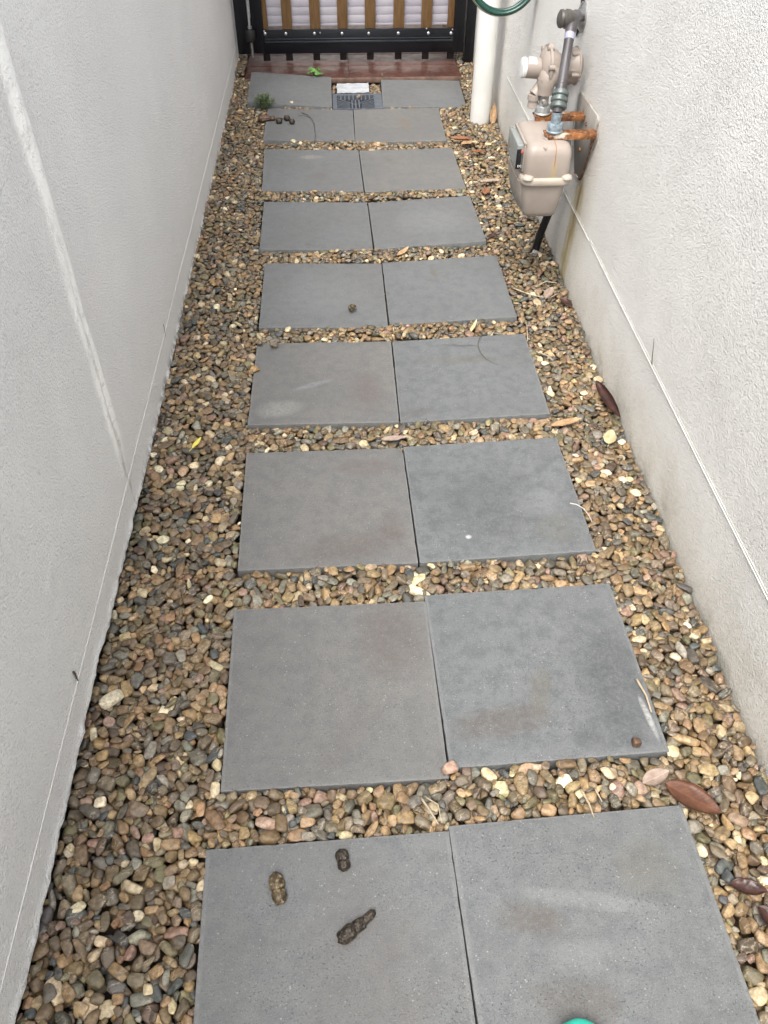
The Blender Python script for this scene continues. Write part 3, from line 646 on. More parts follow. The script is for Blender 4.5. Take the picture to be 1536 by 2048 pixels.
for k in range(6):
    a = k*math.pi/3+.3; m.lathe([(-.003, .0075), (.0145, .0075)], mm @ Matrix.Translation((.0575*math.cos(a), .0575*math.sin(a), 0)), 12)
m.lathe([(-.001, .010), (.010, .010)], mm @ rot @ Matrix.Translation((.004, .055, 0)), 16)
m.build('diaphragm_housing', M_cr, rg, 35)
m = MB()                                            # lower vent elbow
m.tube([RC+Vector((-.012, -.012, -.035)), RC+Vector((-.026, -.022, -.052)), RC+Vector((-.036, -.026, -.062))], [.017, .018, .0165], 20)
m.tube([RC+Vector((-.036, -.026, -.060)), RC+Vector((-.036, -.026, -.074)), RC+Vector((-.036, -.026, -.0755)), RC+Vector((-.036, -.026, -.094)), RC+Vector((-.036, -.026, -.097))], [.0175, .0175, .0145, .0165, .010], 20)
m.lathe([(0, .006), (.012, .005)], AX(RC+Vector((-.012, -.050, -.070)), (.2, -1, 0)), 12)
m.build('vent', M_cr, rg, 40)
m = MB()                                            # outlet body curving down into the far connector
top = Vector((FX, FY+.004, .603)); 
m.tube([RC+Vector((.004, 0, .000)), RC+Vector((.018, -.014, .002)), RC+Vector((.012, -.028, -.008)), Vector((FX+.004, FY+.006, .594)), Vector((FX+.001, FY, .586)), Vector((FX, FY, .5745)), Vector((FX, FY, .5560))], [.034, .034, .0325, .030, .0275, .0235, .0230], 28)
m.lathe([(.5565, .0215), (.558, .0235), (.592, .0242), (.5935, .0262), (.5975, .0262)], Matrix.Translation((FX, FY, 0)), 8)
m.tube([RC+Vector((.010, .0, .0)), RC+Vector((.045, .015, -.003)), RC+Vector((.07, .025, -.004))], [.034, .030, .030], 24)
m.build('body', M_cr, rg, 40)
m = MB(); dm = AX(RC+Vector((.072, .035, -.004)), (1, .05, .0))
m.lathe([(-.020, .030), (-.012, .044), (.014, .046), (.0145, .050), (.020, .050), (.0205, .044), (.030, .036), (.036, .020)], dm, 8, True)
m.lathe([(-.013, .040), (.015, .0475), (.0155, .051), (.019, .051)], dm, 32)
for k in range(5):
    a = k*2*math.pi/5+.9; m.lathe([(-.005, .006), (.022, .006)], dm @ Matrix.Translation((.045*math.cos(a), .045*math.sin(a), 0)), 10)
m.build('inlet_drum', M_cr, rg, 35)
m = MB(); m.lathe([(.0560, .0165), (.0565-.002, .0165)], Matrix.Translation((FX, FY, .5)), 20); m.build('spigot_ring', M_gn, rg)

# riser and outlet pipe --------------------------------------
M_pipe = simple('dark_grey_pipe', (.055, .05, .054), .42, .25, 25, bump=.0006)
M_riser = simple('light_grey_sleeve', (.50, .50, .50), .35, .06, 15)
rs = empty('riser_pipe', (.68, 2.61, -.02), label='gas riser with black foot rising from the pebbles behind the meter to the regulator', cat='pipe')
m = MB(); m.tube([(.701, 2.548, .24), (.701, 2.548, .566)], .0205, 24); m.build('sleeve', M_riser, rs, 40)
m = MB(); m.tube([(.672, 2.602, -.045), (.672, 2.601, .0), (.680, 2.598, .06), (.693, 2.575, .15), (.701, 2.550, .22), (.701, 2.548, .26)], [.014, .0135, .013, .013, .013, .013], 16)
m.build('lower_pipe', M_rub, rs, 60)
m = MB(); m.bbox(.655, .683, 2.575, 2.590, -.03, .018, .004, 2, Matrix.Translation((.66, 2.58, 0)) @ Matrix.Rotation(.4, 4, 'Y') @ Matrix.Translation((-.66, -2.58, 0)))
m.build('ground_sleeve', simple('pale_foot', (.42, .38, .36), .6), rs, 40)
op = empty('outlet_pipe', (XR, 2.66, .70), label='dark grey pipe with threaded union bending from the meter into a chrome wall flange', cat='pipe')
A = Vector((NX, NY, .5540)); Bp = Vector((.6195, 2.368, .610)); Ct = Vector((.650, 2.475, .722))
dirp = (Ct-Bp).normalized()
def ease(p0, p1, p2, n=7): return [p0*(1-t)**2+p1*2*t*(1-t)+p2*t*t for t in [i/(n-1) for i in range(n)]]
El = Ct+dirp*.020; Wf = Vector((XR-.006, 2.665, .703))
m = MB(); m.tube([A+Vector((0, 0, -.002)), A+Vector((.002, .008, .012)), Bp], [.0135, .0150, .0160], 20)
m.tube([Bp, Bp+dirp*.06, Ct], .0132, 24); m.tube(ease(Ct-dirp*.02, El-dirp*.004, El+Vector((.018, .035, .004))), [.0132, .0150, .0160, .0165, .0165, .0165, .0155], 20)
m.tube([El+Vector((.008, .03, .004)), Wf+Vector((-.012, -.03, .004)), Wf], .0115, 16)
m.build('pipe', M_pipe, op, 50)
m = MB(); q = El+Vector((-.018, .006, .002)); m.lathe([(-.012, .019), (0, .024), (.010, .024), (.012, .0215), (.018, .0215), (.020, .0235), (.026, .022), (.030, .015), (.032, .006)], AX(q+Vector((.010, 0, 0)), (-1, -.05, .08)), 22)
m.build('elbow_end', simple('dark_ribbed_cap', (.060, .055, .048), .4, .2, 60), op, 40)
m = MB(); m.tube([Ct-dirp*.034, Ct-dirp*.016], .0139, 24); m.build('tape', simple('lilac_tape', (.26, .26, .34), .4), op, 40)
m = MB(); prof = []; z = 0
for k in range(3): prof += [(z, .0205), (z+.003, .0232), (z+.0115, .0232), (z+.0135, .0195), (z+.0155, .0195)]; z += .0162
m.lathe(prof+[(z, .018)], AX(A+Vector((.002, .006, .006)), Bp-A), 28); m.build('threaded_union', simple('green_grey_union', (.10, .12, .115), .45, .2, 60, metal=.3), op, 40)
m = MB(); m.lathe([(0, .040), (.004, .040), (.009, .034), (.013, .024), (.018, .0175), (.022, .0170)], AX(Wf+Vector((.0058, 0, 0)), (-1, 0, 0)), 32)
m.build('wall_flange', simple('chromed_flange', (.42, .42, .42), .25, .2, 40, metal=.9), op, 40)
m = MB(); m.prism([(2.668, .676), (2.698, .640), (2.700, .70), (2.700, 1.55), (2.668, 1.55)], Matrix(((0, 0, -1, XR-.0030), (1, 0, 0, 0), (0, 1, 0, 0), (0, 0, 0, 1))), .0022); m.build('cover_strip', M_rub, op, 40)

# green hose hanging on the wall --------------------------------
hs_ = empty('garden_hose', (.645, 3.30, .70), label='coiled green garden hose hanging on the right wall above the downpipe foot', cat='hose')
m = MB()
M_hose = simple('green_hose', (.005, .042, .030), .3, .15, 30)
for k, (rr, dy, dz) in enumerate(((.119, 0, 0), (.126, .016, -.006), (.128, -.014, .004))):
    pts = []
    for i in range(49):
        a = 2*math.pi*i/48; pts.append((.600+rr*math.cos(a)*1.0+.01*k*0, 3.30+dy+.02*math.sin(a), .703+dz+rr*1.08*math.sin(a)))
    m.tube(pts, .0078, 12, False)
m.build('coil', M_hose, hs_, 180)
m = MB()
for k, (rr, dy, dz) in enumerate(((.119, 0, 0), (.126, .016, -.006), (.128, -.014, .004))):
    for off in (-.0032, .0032):
        pts = []
        for i in range(49):
            a = 2*math.pi*i/48; r3 = rr+.0073; pts.append((.600+r3*math.cos(a), 3.30+dy+off+.02*math.sin(a), .703+dz+r3*1.07*math.sin(a)))
        m.tube(pts, .0013, 6, False)
m.build('stripe', simple('cream_stripe', (.38, .36, .26), .5), hs_, 180)
m = MB(); m.tube([(.60, 3.30, .812), (.64, 3.30, .816), (XR, 3.30, .830)], .006, 12); m.build('hook', M_zinc, hs_, 60)

# ---------------------------------------------------------------- pebbles
def ico(sub):
    bm = bmesh.new(); bmesh.ops.create_icosphere(bm, subdivisions=sub, radius=1); bm.verts.ensure_lookup_table()
    v = np.array([q.co[:] for q in bm.verts]); f = np.array([[a.index for a in q.verts] for q in bm.faces]); bm.free(); return v, f
ICO = {2: ico(2), 3: ico(3), 4: ico(4)}
NB = 72; PLN = []
for i in range(NB):
    k = int(rng.integers(7, 15)); n = rng.normal(size=(k, 3)); n = np.concatenate([n, np.eye(3), -np.eye(3)]); n /= np.linalg.norm(n, axis=1)[:, None]
    h = np.concatenate([rng.uniform(.62, 1.02, k), rng.uniform(.86, 1.0, 6)]); PLN.append((n, h, (rng.uniform(5.5, 14) if rng.random() < .7 else rng.uniform(16, 34))))
def base_shape(i, sub):
    d = ICO[sub][0]; n, h, p = PLN[i]; dots = np.maximum(0, d@n.T)/h; r = (dots**p).sum(1)**(-1/p); return d*r[:, None]*1.03
SH = {s: [base_shape(i, s) for i in range(NB)] for s in (2, 3)}
PAL = np.array([(.150, .108, .066), (.190, .135, .080), (.235, .165, .092), (.120, .095, .068), (.160, .130, .095), (.115, .105, .090), (.090, .090, .085),
                (.062, .070, .075), (.25, .165, .095), (.32, .235, .145), (.44, .37, .26), (.23, .155, .125), (.20, .19, .165), (.60, .54, .42), (.14, .125, .075), (.10, .072, .056)])
PW = np.array([12, 13, 11, 10, 12, 9, 5, 3.2, 4, 7, 5.5, 3.5, 8, 1.8, 6, 3.5]); PW = PW/PW.sum()
PAL = PAL*np.array([1.12, 1.12, 1.06])*(.83)
def rand_rot(tilt):
    a = rng.uniform(0, 2*np.pi); t = abs(rng.normal(0, tilt)); b = rng.uniform(0, 2*np.pi)
    Mx = Matrix.Rotation(t, 3, Vector((math.cos(b), math.sin(b), 0))) @ Matrix.Rotation(a, 3, 'Z'); return np.array(Mx)
RES = .0025
GX0, GX1, GY0, GY1 = XL-.012, XR-.001, -.75, 5.02
nx, ny = int((GX1-GX0)/RES)+1, int((GY1-GY0)/RES)+1
H = np.full((nx, ny), -.036); gx = GX0+np.arange(nx)*RES; gy = GY0+np.arange(ny)*RES
XX, YY = np.meshgrid(gx, gy, indexing='ij')
H += .004*np.sin(XX*13+YY*7)*np.sin(YY*11)
BL = np.zeros((nx, ny), bool)
for (_, q, *_r) in PAV:
    c, s = math.cos(q[3]), math.sin(q[3]); u = (XX-q[0])*c+(YY-q[1])*s; v = -(XX-q[0])*s+(YY-q[1])*c
    BL |= (np.abs(u) < .1995) & (np.abs(v) < .1995)
BL |= (XX > -.456) & (XX < .644) & (YY > 4.443)
BL |= (XX > -.016) & (XX < .226) & (YY > 4.040) & (YY < 4.263)
BL |= (XX > .002) & (XX < .172) & (YY > 4.26) & (YY < 4.41)
BL |= (XX-.652)**2+(YY-3.845)**2 < .047**2
BL |= (XX > .681) & (YY > 4.668) & (YY < 4.732)
H[BL] = 5.0
# target surface: a little below the paver tops, banked against the walls at the far end
T = -.0035 + .0035*np.sin(XX*9+1.3)*np.cos(YY*5.1) + .0030*np.sin(YY*17+XX*23)
T += np.where(XX > .60, .012*np.clip((YY-1.2)/2.5, 0, 1), 0) + np.where(XX < -.36, .006*np.clip((YY-1.2)/3, 0, 1), 0)
T += np.where(XX < XL+.030, -.007, 0)*(YY < 2.1)
T += np.where((XX > -.02) & (XX < .24) & (YY > 4.25), -.014, 0)
T += np.where((XX < -.43) & (YY > 4.5), .022, 0)
free = np.argwhere(~BL & (XX > GX0+.006) & (XX < GX1-.006) & (YY > GY0+.02) & (YY < GY1-.02))
ST = []
def try_place(scale, K, tilt, lim):
    ax_ = np.array([.0150, .0116, .0082])*scale*np.exp(rng.normal(0, .17, 3))
    q_ = rng.random()
    if q_ < .20: ax_[0] *= 1.35
    elif q_ < .32: ax_[2] *= .6
    elif q_ < .42: ax_ *= .7
    ax_ = np.sort(ax_)[::-1]
    Rm = rand_rot(tilt); A_ = Rm@np.diag(1/(ax_*.97)**2)@Rm.T
    ex = math.sqrt((Rm[0]**2*ax_**2).sum()); ey = math.sqrt((Rm[1]**2*ax_**2).sum())
    ix_, iy_ = int(ex/RES)+1, int(ey/RES)+1
    dx = (np.arange(-ix_, ix_+1)*RES)[:, None]; dy = (np.arange(-iy_, iy_+1)*RES)[None, :]
    b = A_[0, 2]*dx+A_[1, 2]*dy; c = A_[0, 0]*dx*dx+2*A_[0, 1]*dx*dy+A_[1, 1]*dy*dy-1; disc = b*b-A_[2, 2]*c
    ok = disc > 0; sq = np.sqrt(np.maximum(disc, 0)); lo = np.where(ok, (-b-sq)/A_[2, 2], 9.); hi = np.where(ok, (-b+sq)/A_[2, 2], -9.)
    best = None
    for k in free[rng.integers(0, len(free), K)]:
        i, j = k
        if i-ix_ < 0 or j-iy_ < 0 or i+ix_+1 > nx or j+iy_+1 > ny: continue
        sub = H[i-ix_:i+ix_+1, j-iy_:j+iy_+1]; z = (sub-lo).max()
        if z > 1: continue
        z -= .0030
        s_ = z-T[i, j]
        if best is None or s_ < best[0]: best = (s_, z, i, j)
    if best is None: return False
    s_, z, i, j = best; topz = z+hi.max()
    if topz > T[i, j]+lim: return False
    sub = H[i-ix_:i+ix_+1, j-iy_:j+iy_+1]; np.maximum(sub, np.where(ok, z+hi, -9.), out=sub)
    ST.append((gx[i]+rng.uniform(-.4, .4)*RES, gy[j]+rng.uniform(-.4, .4)*RES, z, Rm, ax_)); return True
for n_try, sc, K, tilt, lim in ((4200, 1.16, 10, .35, .004), (6500, 1.0, 14, .45, .006), (5200, .9, 22, .5, .008), (5200, .72, 50, .6, .007), (5200, .50, 70, .7, .005)):
    fail = 0
    for _ in range(n_try):
        if try_place(sc, K, tilt, lim): fail = 0
        else:
            fail += 1
            if fail > 400: break
print('pebbles', len(ST))
def stones_mesh(name, st, tones, origin=None, subf=None):
    Vs = []; Fs = []; Cs = []; b = 0
    for (x, y, z, Rm, a), tn in zip(st, tones):
        sb = subf if subf else (3 if y < 2.0 and z > -.022 else 2)
        sh = SH[sb][int(rng.integers(NB))] if sb < 4 else base_shape(int(rng.integers(NB)), 4)
        p = (sh*a)@Rm.T+np.array([x, y, z]); Vs.append(p); f = ICO[sb][1]; Fs.append(f+b); b += len(p)
        Cs.append(np.repeat(np.array([[*tn, 1.0]]), len(p), 0))
    V = np.concatenate(Vs); Fc = np.concatenate(Fs); Cc = np.concatenate(Cs)
    if origin is not None: V = V-np.array(origin)
    me = bpy.data.meshes.new(name); me.vertices.add(len(V)); me.vertices.foreach_set('co', V.ravel().astype(np.float32))
    me.loops.add(Fc.size); me.loops.foreach_set('vertex_index', Fc.ravel().astype(np.int32))
    me.polygons.add(len(Fc)); me.polygons.foreach_set('loop_start', np.arange(0, Fc.size, 3, dtype=np.int32))
    me.update(calc_edges=True); me.polygons.foreach_set('use_smooth', np.ones(len(Fc), bool))
    ca = me.color_attributes.new('tone', 'FLOAT_COLOR', 'POINT'); ca.data.foreach_set('color', Cc.ravel().astype(np.float32))
    me.materials.append(M_peb); o = bpy.data.objects.new(name, me); C.objects.link(o)
    if origin is not None: o.location = origin
    return o
def tones(n):
    t = PAL[rng.choice(len(PAL), n, p=PW)]; t = t*np.exp(rng.normal(0, .20, (n, 1)))*np.exp(rng.normal(0, .028, (n, 3))); return np.clip(t, .012, .8)
tag(stones_mesh('pebble_gravel', ST, tones(len(ST))), 'mixed brown, tan and grey river pebbles filling the path around the pavers', 'gravel', kind='stuff')
# pebbles that lie on their own on the pavers
def lone(x, y, ax_, tone, lab, tilt=.2, z0=None, name='pebble', cat='pebble', grp='loose pebbles lying on the pavers'):
    a = np.array(ax_); z = (0.0 if z0 is None else z0)+a[2]*.93
    o = stones_mesh(name, [(x, y, z, rand_rot(tilt), a)], [tone], (x, y, z-a[2]), 3)
    return tag(o, lab, cat, grp)
lone(.159, .690, (.016, .011, .008), (.36, .25, .20), 'pinkish flat pebble over the near end of a joint between two pavers', .1)
lone(.508, .724, (.0095, .0085, .0080), (.10, .060, .040), 'small round brown nut-like pebble near the right corner of the mottled bluish paver', .3)
lone(-.252, 2.071, (.014, .010, .008), (.15, .12, .08), 'olive brown pebble at the far left corner of the smooth grey paver', .2)
lone(-.209, 2.058, (.0125, .0105, .009), (.14, .115, .085), 'round dark pebble just inside the far left corner of the smooth grey paver', .2)
lone(-.257, 1.935, (.015, .009, .007), (.36, .23, .10), 'yellow-orange pebble overlapping the left edge of the smooth grey paver', .2)
lone(-.210, 4.100, (.016, .010, .007), (.52, .48, .38), 'cream white stone chip on the seam below the tilted paver', .2, .004)
lone(-.188, 3.640, (.013, .011, .008), (.48, .43, .32), 'cream white pebble at the near edge of the paver with the creeping weed', .2, -.004)
lone(.112, 4.190, (.009, .012, .007), (.34, .24, .12), 'tan pebble sitting on the bars of the drain grate', .2)
lone(-.468, .868, (.027, .015, .009), (.56, .52, .40), 'large angular cream stone at the foot of the left wall', .15, -.006)
lone(-.355, .290, (.024, .020, .011), (.115, .125, .135), 'large smooth blue-grey stone low in the left strip of pebbles', .1, -.010)
lone(.240, 4.470, (.010, .008, .006), (.14, .11, .08), 'small brown pebble on the front edge of the red step', .2, .012)

# ---------------------------------------------------------------- leaves
def leaf_mat(name, a, b, rough=.45):
    g = NG(name, rough, .4); n = g.noise(55, 4, .6); g2 = g.noise(14, 2)
    c = g.mix(g.ramp(n, .35, .68), a, b); c = g.mix(g.math('MULTIPLY', g.ramp(g2, .5, .7), .5), c, tuple(k*.5 for k in a))
    x, y, z = g.xyz(); rib = g.ramp(g.math('ABSOLUTE', y), .0012, .0004); c = g.mix(g.math('MULTIPLY', rib, .3), c, tuple(min(1, k*1.8) for k in b))
    wv = g.math('SINE', g.math('MULTIPLY', g.math('ADD', x, g.math('MULTIPLY', g.math('ABSOLUTE', y), -.8)), 900)); return g.out(c, g.bump(wv, .00016, .3))
def leaf(x, y, z, L, W, yaw, cup, curl, pitch, mat, lab, roll=0, name='fallen_leaf', grp='dead leaves lying on the pebbles', wav=.0015):
    nu, nv = 22, 8; v = []; f = []; th = .0005; sd = random.random()*50
    for side in (0, 1):
        for i in range(nu+1):
            t = i/nu; w_ = W/2*(math.sin(math.pi*t**.85)**.75 if 0 < t < 1 else 0)+.0004
            for j in range(nv+1):
                s_ = (j/nv-.5)*2; ang = s_*cup; px = (t-.5)*L; ang2 = curl*(t-.5)
                px2 = (math.sin(ang2)/curl*L if abs(curl) > .01 else px); pz = ((1-math.cos(ang2))/curl*L if abs(curl) > .01 else 0)
                py = w_*(math.sin(ang)/cup if abs(cup) > .01 else s_); pz += w_*((1-math.cos(ang))/cup if abs(cup) > .01 else 0)
                v.append((px2, py, pz+wav*nz(px*90, py*90, sd)*1.6-th*side))
    n1 = (nu+1)*(nv+1)
    for i in range(nu):
        for j in range(nv):
            a = i*(nv+1)+j; q = (a, a+nv+1, a+nv+2, a+1); f.append(q); f.append(tuple(k+n1 for k in q[::-1]))
    for i in range(nu):
        for j in (0, nv):
            a = i*(nv+1)+j; f.append((a, a+nv+1, a+nv+1+n1, a+n1))
    m = MB(); m.add(v, f); m.tube([(-L/2-.012, 0, .001), (-L/2+.002, 0, 0)], [.0006, .0009], 6)
    o = m.build(name, mat, None, 180); o.matrix_world = Matrix.Translation((x, y, z)) @ Matrix.Rotation(yaw, 4, 'Z') @ Matrix.Rotation(-pitch, 4, 'Y') @ Matrix.Rotation(roll, 4, 'X')
    return tag(o, lab, 'leaf', grp)
L_red = leaf_mat('red_brown_leaf', (.075, .030, .016), (.115, .048, .025)); L_dk = leaf_mat('dark_brown_leaf', (.028, .014, .012), (.060, .026, .019), .35)
L_tan = leaf_mat('tan_leaf', (.28, .17, .085), (.38, .25, .14)); L_pale = leaf_mat('pale_yellow_leaf', (.34, .29, .15), (.46, .41, .25)); L_yel = leaf_mat('yellow_leaf', (.55, .47, .07), (.66, .58, .12))
L_or = leaf_mat('orange_brown_leaf', (.15, .060, .028), (.22, .095, .045)); L_grey = leaf_mat('grey_brown_leaf', (.22, .16, .13), (.32, .25, .20))
leaf(.575, .612, .008, .098, .050, R(-38), .5, .25, .05, L_red, 'large flat red-brown leaf beyond the right corner of the nearest right paver')
leaf(.522, .655, .006, .055, .030, R(20), .7, .4, .1, L_grey, 'torn pale grey-brown leaf touching the tip of the large red-brown leaf')
leaf(.708, 1.715, .022, .180, .040, R(-84), 1.5, .7, .06, L_dk, 'long curled glossy dark brown leaf propped against the right wall', R(38), wav=.004)
leaf(.577, 1.648, .010, .088, .024, R(14), .5, .3, .06, L_tan, 'long tan leaf with its tip at the corner of the arc-scraped paver')
leaf(.675, 1.580, .012, .055, .034, R(68), .4, .3, .08, L_pale, 'pale yellow blotchy leaf below the curled dark leaves')
leaf(.535, 3.592, .016, .095, .048, R(-22), .9, .5, .1, L_or, 'bright orange-brown leaf at the near right corner of the drain pair of pavers')
leaf(.560, 3.560, .012, .060, .036, R(10), .8, .4, .1, L_tan, 'tan folded leaf under the bright orange-brown leaf')
leaf(.590, 3.448, .018, .075, .030, R(-35), .8, .3, .15, L_or, 'orange-brown leaf lying alone midway to the meter')
leaf(.600, 3.160, .014, .085, .030, R(2), .9, .3, .05, L_grey, 'pinkish grey dry leaf left of the meter window')
leaf(-.385, 1.610, .012, .042, .012, R(62), .4, .3, .1, L_yel, 'small bright yellow leaf on the pebbles by the left wall')
leaf(.640, .400, .006, .075, .040, R(-60), 1.0, .6, .1, L_dk, 'dark purple-brown crumpled leaf at the lower right edge of the pebbles')
leaf(.615, .460, .008, .055, .030, R(-20), .9, .7, .2, L_dk, 'smaller crumpled dark leaf touching the lower right one')
leaf(.545, 2.705, .012, .060, .026, R(20), .9, .5, .1, L_dk, 'dark reddish leaf touching the right corner of the paver level with the meter')
leaf(.708, 3.820, .040, .090, .034, R(80), .9, .3, 1.15, L_tan, 'brown leaf standing upright between the downpipe and the right wall')
leaf(.570, 3.080, .010, .050, .034, R(70), .6, .4, .1, L_or, 'rust-coloured leaf by the paver edge left of the meter')
leaf(.215, 2.612, .004, .060, .024, R(40), 1.0, .9, .25, L_tan, 'folded tan leaf between the pavers left of the meter foot')
leaf(.395, 2.130, .004, .055, .012, R(60), .9, .6, .3, L_pale, 'narrow pale curled leaf in the pebble strip beyond the arc-scraped paver')
leaf(.120, 1.612, .002, .070, .022, R(5), .8, .5, .05, L_grey, 'dry grey-brown leaf in the pebble strip beyond the pitted paver')
leaf(.660, 2.300, .012, .070, .032, R(60), .9, .4, .1, L_grey, 'faded brown leaf in the shade below the meter')
leaf(.700, 2.240, .012, .060, .032, R(120), .9, .4, .1, L_dk, 'reddish brown leaf by the wall below the meter')
# twigs and dry stems
def twig(pts, r, lab, mat, name='dry_twig', grp='dry stems and twigs on the pebbles'):
    m = MB(); P = [Vector(p) for p in pts]; Q = []
    for i in range(len(P)-1):
        for k in range(4): t = k/4; Q.append(P[i].lerp(P[i+1], t))
    Q.append(P[-1]); m.tube(Q, [r*(1-.5*i/len(Q)) for i in range(len(Q))], 7)
    return tag(m.build(name, mat, None, 180, origin=tuple(P[0])), lab, 'twig', grp)
M_tw = simple('pale_dry_stem', (.33, .27, .19), .7, .2, 60); M_tw2 = simple('dark_stem', (.06, .05, .035), .8)
twig([(.555, 2.345, .008), (.60, 2.295, .012), (.655, 2.275, .010), (.69, 2.30, .012)], .0022, 'long pale bent stem right of the fifth pair of pavers', M_tw)
twig([(.625, 2.345, .012), (.665, 2.37, .016), (.70, 2.365, .012)], .003, 'thick short pale stem beside the long bent one', M_tw)
twig([(.545, 2.04, .006), (.552, 2.10, .02), (.556, 2.14, .01)], .0016, 'thin pale stem leaning at the edge of the arc-scraped paver', M_tw)
twig([(.560, 1.985, .006), (.585, 1.955, .012), (.600, 1.935, .008)], .0022, 'short pale stem just nearer than the leaning one', M_tw)
twig([(.522, 1.352, .004), (.536, 1.345, .006), (.549, 1.328, .008), (.556, 1.308, .007), (.560, 1.288, .004)], .0016, 'white curved stem hooked over the right edge of the dark pitted paver', simple('white_stem', (.42, .40, .37), .6))
twig([(.545, .86, .004), (.552, .82, .008), (.553, .785, .004)], .0026, 'curled pale bark strip at the right edge of the mottled bluish paver', M_tw)
twig([(.105, .640, .004), (.118, .612, .012), (.130, .590, .008)], .0022, 'splayed straw stalk between the two nearest rows of pavers', M_tw)
twig([(.112, .642, .004), (.132, .622, .014), (.136, .592, .008)], .0014, 'thin straw crossing the splayed stalk', M_tw)
twig([(.385, .640, .006), (.392, .612, .010), (.396, .588, .006)], .0020, 'short pale straw in the strip behind the nearest right paver', M_tw)
twig([(.410, .640, .006), (.416, .615, .008)], .0018, 'second short straw beside it in the strip behind the nearest right paver', M_tw)
twig([(.646, 4.075, .006), (.648, 4.02, .02), (.655, 3.95, .03), (.648, 3.90, .012)], .003, 'thin yellow flower stem left of the downpipe foot', simple('yellow_stem', (.62, .56, .25), .6), 'flower_stem')

# ---------------------------------------------------------------- marks on the arc-scraped paver, small weeds
pts = [(.470+.075*math.cos(R(a)), 2.018+.110*math.sin(R(a))*.9) for a in range(118, 262, 6)]
m = flat_strip(pts, .0016, .0034, '', None); m2 = flat_strip([(.395, 2.028), (.372, 2.036), (.345, 2.034), (.318, 2.042), (.290, 2.040)], .0012, .0022, '', None)
m.add(m2.v, m2.f)
tag(m.build('scrape_mark', simple('dark_scrape', (.075, .068, .055), .9), None), 'dark curved scrape with a thin crack drawn on the grey paver', 'mark')
def green(name, a, b): g = NG(name, .5, .4); return g.out(g.mix(g.ramp(g.noise(60, 3), .35, .7), a, b))
M_g1 = green('young_leaf_green', (.07, .17, .035), (.13, .27, .06)); M_g2 = green('dull_weed_green', (.09, .125, .06), (.16, .21, .10))
wd = empty('weed_plant', (-.10, 4.475, .0), label='small bright green weed growing at the edge of the red step', cat='plant')
fm = MB(); sm = MB()
for k in range(11):
    a = random.uniform(0, 6.28); r_ = random.uniform(.008, .042); h = random.uniform(.02, .062); cx_, cy_, cz = -.10+r_*math.cos(a), 4.475+r_*math.sin(a)*.6, h
    sm.tube([(-.10, 4.475, -.004), (-.10+(cx_+.10)*.5, 4.475+(cy_-4.475)*.5, h*.65), (cx_, cy_, cz)], .0012, 6)
    R0 = random.uniform(.009, .016); v = [(0, 0, 0)]+[(R0*math.cos(b*math.pi/5)*(1+.12*math.cos(b*math.pi)), R0*.85*math.sin(b*math.pi/5), .003*math.cos(b*1.26)) for b in range(10)]
    fm.add(v, [(0, 1+b, 1+(b+1) % 10) for b in range(10)], Matrix.Translation((cx_, cy_, cz)) @ Matrix.Rotation(a, 4, 'Z') @ Matrix.Rotation(random.uniform(.1, .8), 4, 'Y'))
fm.build('leaves', M_g1, wd, 180); sm.build('stem', M_g1, wd, 180)
wd = empty('weed_tuft', (-.338, 4.06, .0), label='dense low tuft of fine green weed beside the tilted paver', cat='plant')
fm = MB(); sm = MB()
for k in range(70):
    a = random.uniform(0, 6.28); r_ = .056*math.sqrt(random.random()); h = .018+.052*math.sqrt(max(0, 1-(r_/.06)**2))*random.uniform(.6, 1); ex_, ey_ = -.338+r_*math.cos(a), 4.06+r_*math.sin(a)*.75
    sm.tube([(-.338+random.uniform(-.01, .01), 4.06, -.006), ((ex_-.338)/2, (ey_+4.06)/2, h*.6), (ex_, ey_, h)], .0008, 5)
    for q in range(16):
        t = random.uniform(.45, 1.05); px = -.338+(ex_+.338)*t+random.uniform(-.005, .005); py = 4.06+(ey_-4.06)*t+random.uniform(-.005, .005); pz = h*t+random.uniform(-.003, .004)
        s_ = random.uniform(.003, .0062); fm.add([(0, 0, 0), (s_, s_*.35, .001), (s_*1.7, 0, 0), (s_, -s_*.35, .001)], [(0, 1, 2, 3)], Matrix.Translation((px, py, pz)) @ Matrix.Rotation(random.uniform(0, 6.28), 4, 'Z') @ Matrix.Rotation(random.uniform(-1, .8), 4, 'Y'))
fm.build('leaves', M_g2, wd); sm.v = [(x if abs(x+.338) < .12 else -.338, y, z) for x, y, z in sm.v]; sm.build('stem', M_g2, wd)
wd = empty('creeping_weed', (-.10, 3.66, 0), label='thin dark weed runner creeping across the paver with the droppings', cat='plant')
sm = MB(); fm = MB(); cp = [(-.098, 3.640, .004), (-.095, 3.70, .004), (-.098, 3.76, .005), (-.100, 3.83, .004), (-.112, 3.90, .004), (-.135, 3.955, .004), (-.160, 3.985, .003)]
sm.tube(cp, .0011, 6)
sm.tube([(-.118, 3.92, .003), (-.15, 3.945, .004), (-.175, 3.95, .003)], .0008, 5)
for k in range(44):
    i = random.randrange(len(cp)-1); t = random.random(); p = Vector(cp[i]).lerp(Vector(cp[i+1]), t); s_ = random.uniform(.002, .0045)
    fm.add([(0, 0, 0), (s_, s_*.5, .001), (s_*1.9, 0, .001), (s_, -s_*.5, .001)], [(0, 1, 2, 3)], Matrix.Translation(p+Vector((0, 0, .001))) @ Matrix.Rotation(random.uniform(0, 6.28), 4, 'Z'))
sm.build('stem', M_tw2, wd); fm.build('leaves', simple('dark_weed_leaf', (.035, .05, .025), .7), wd)

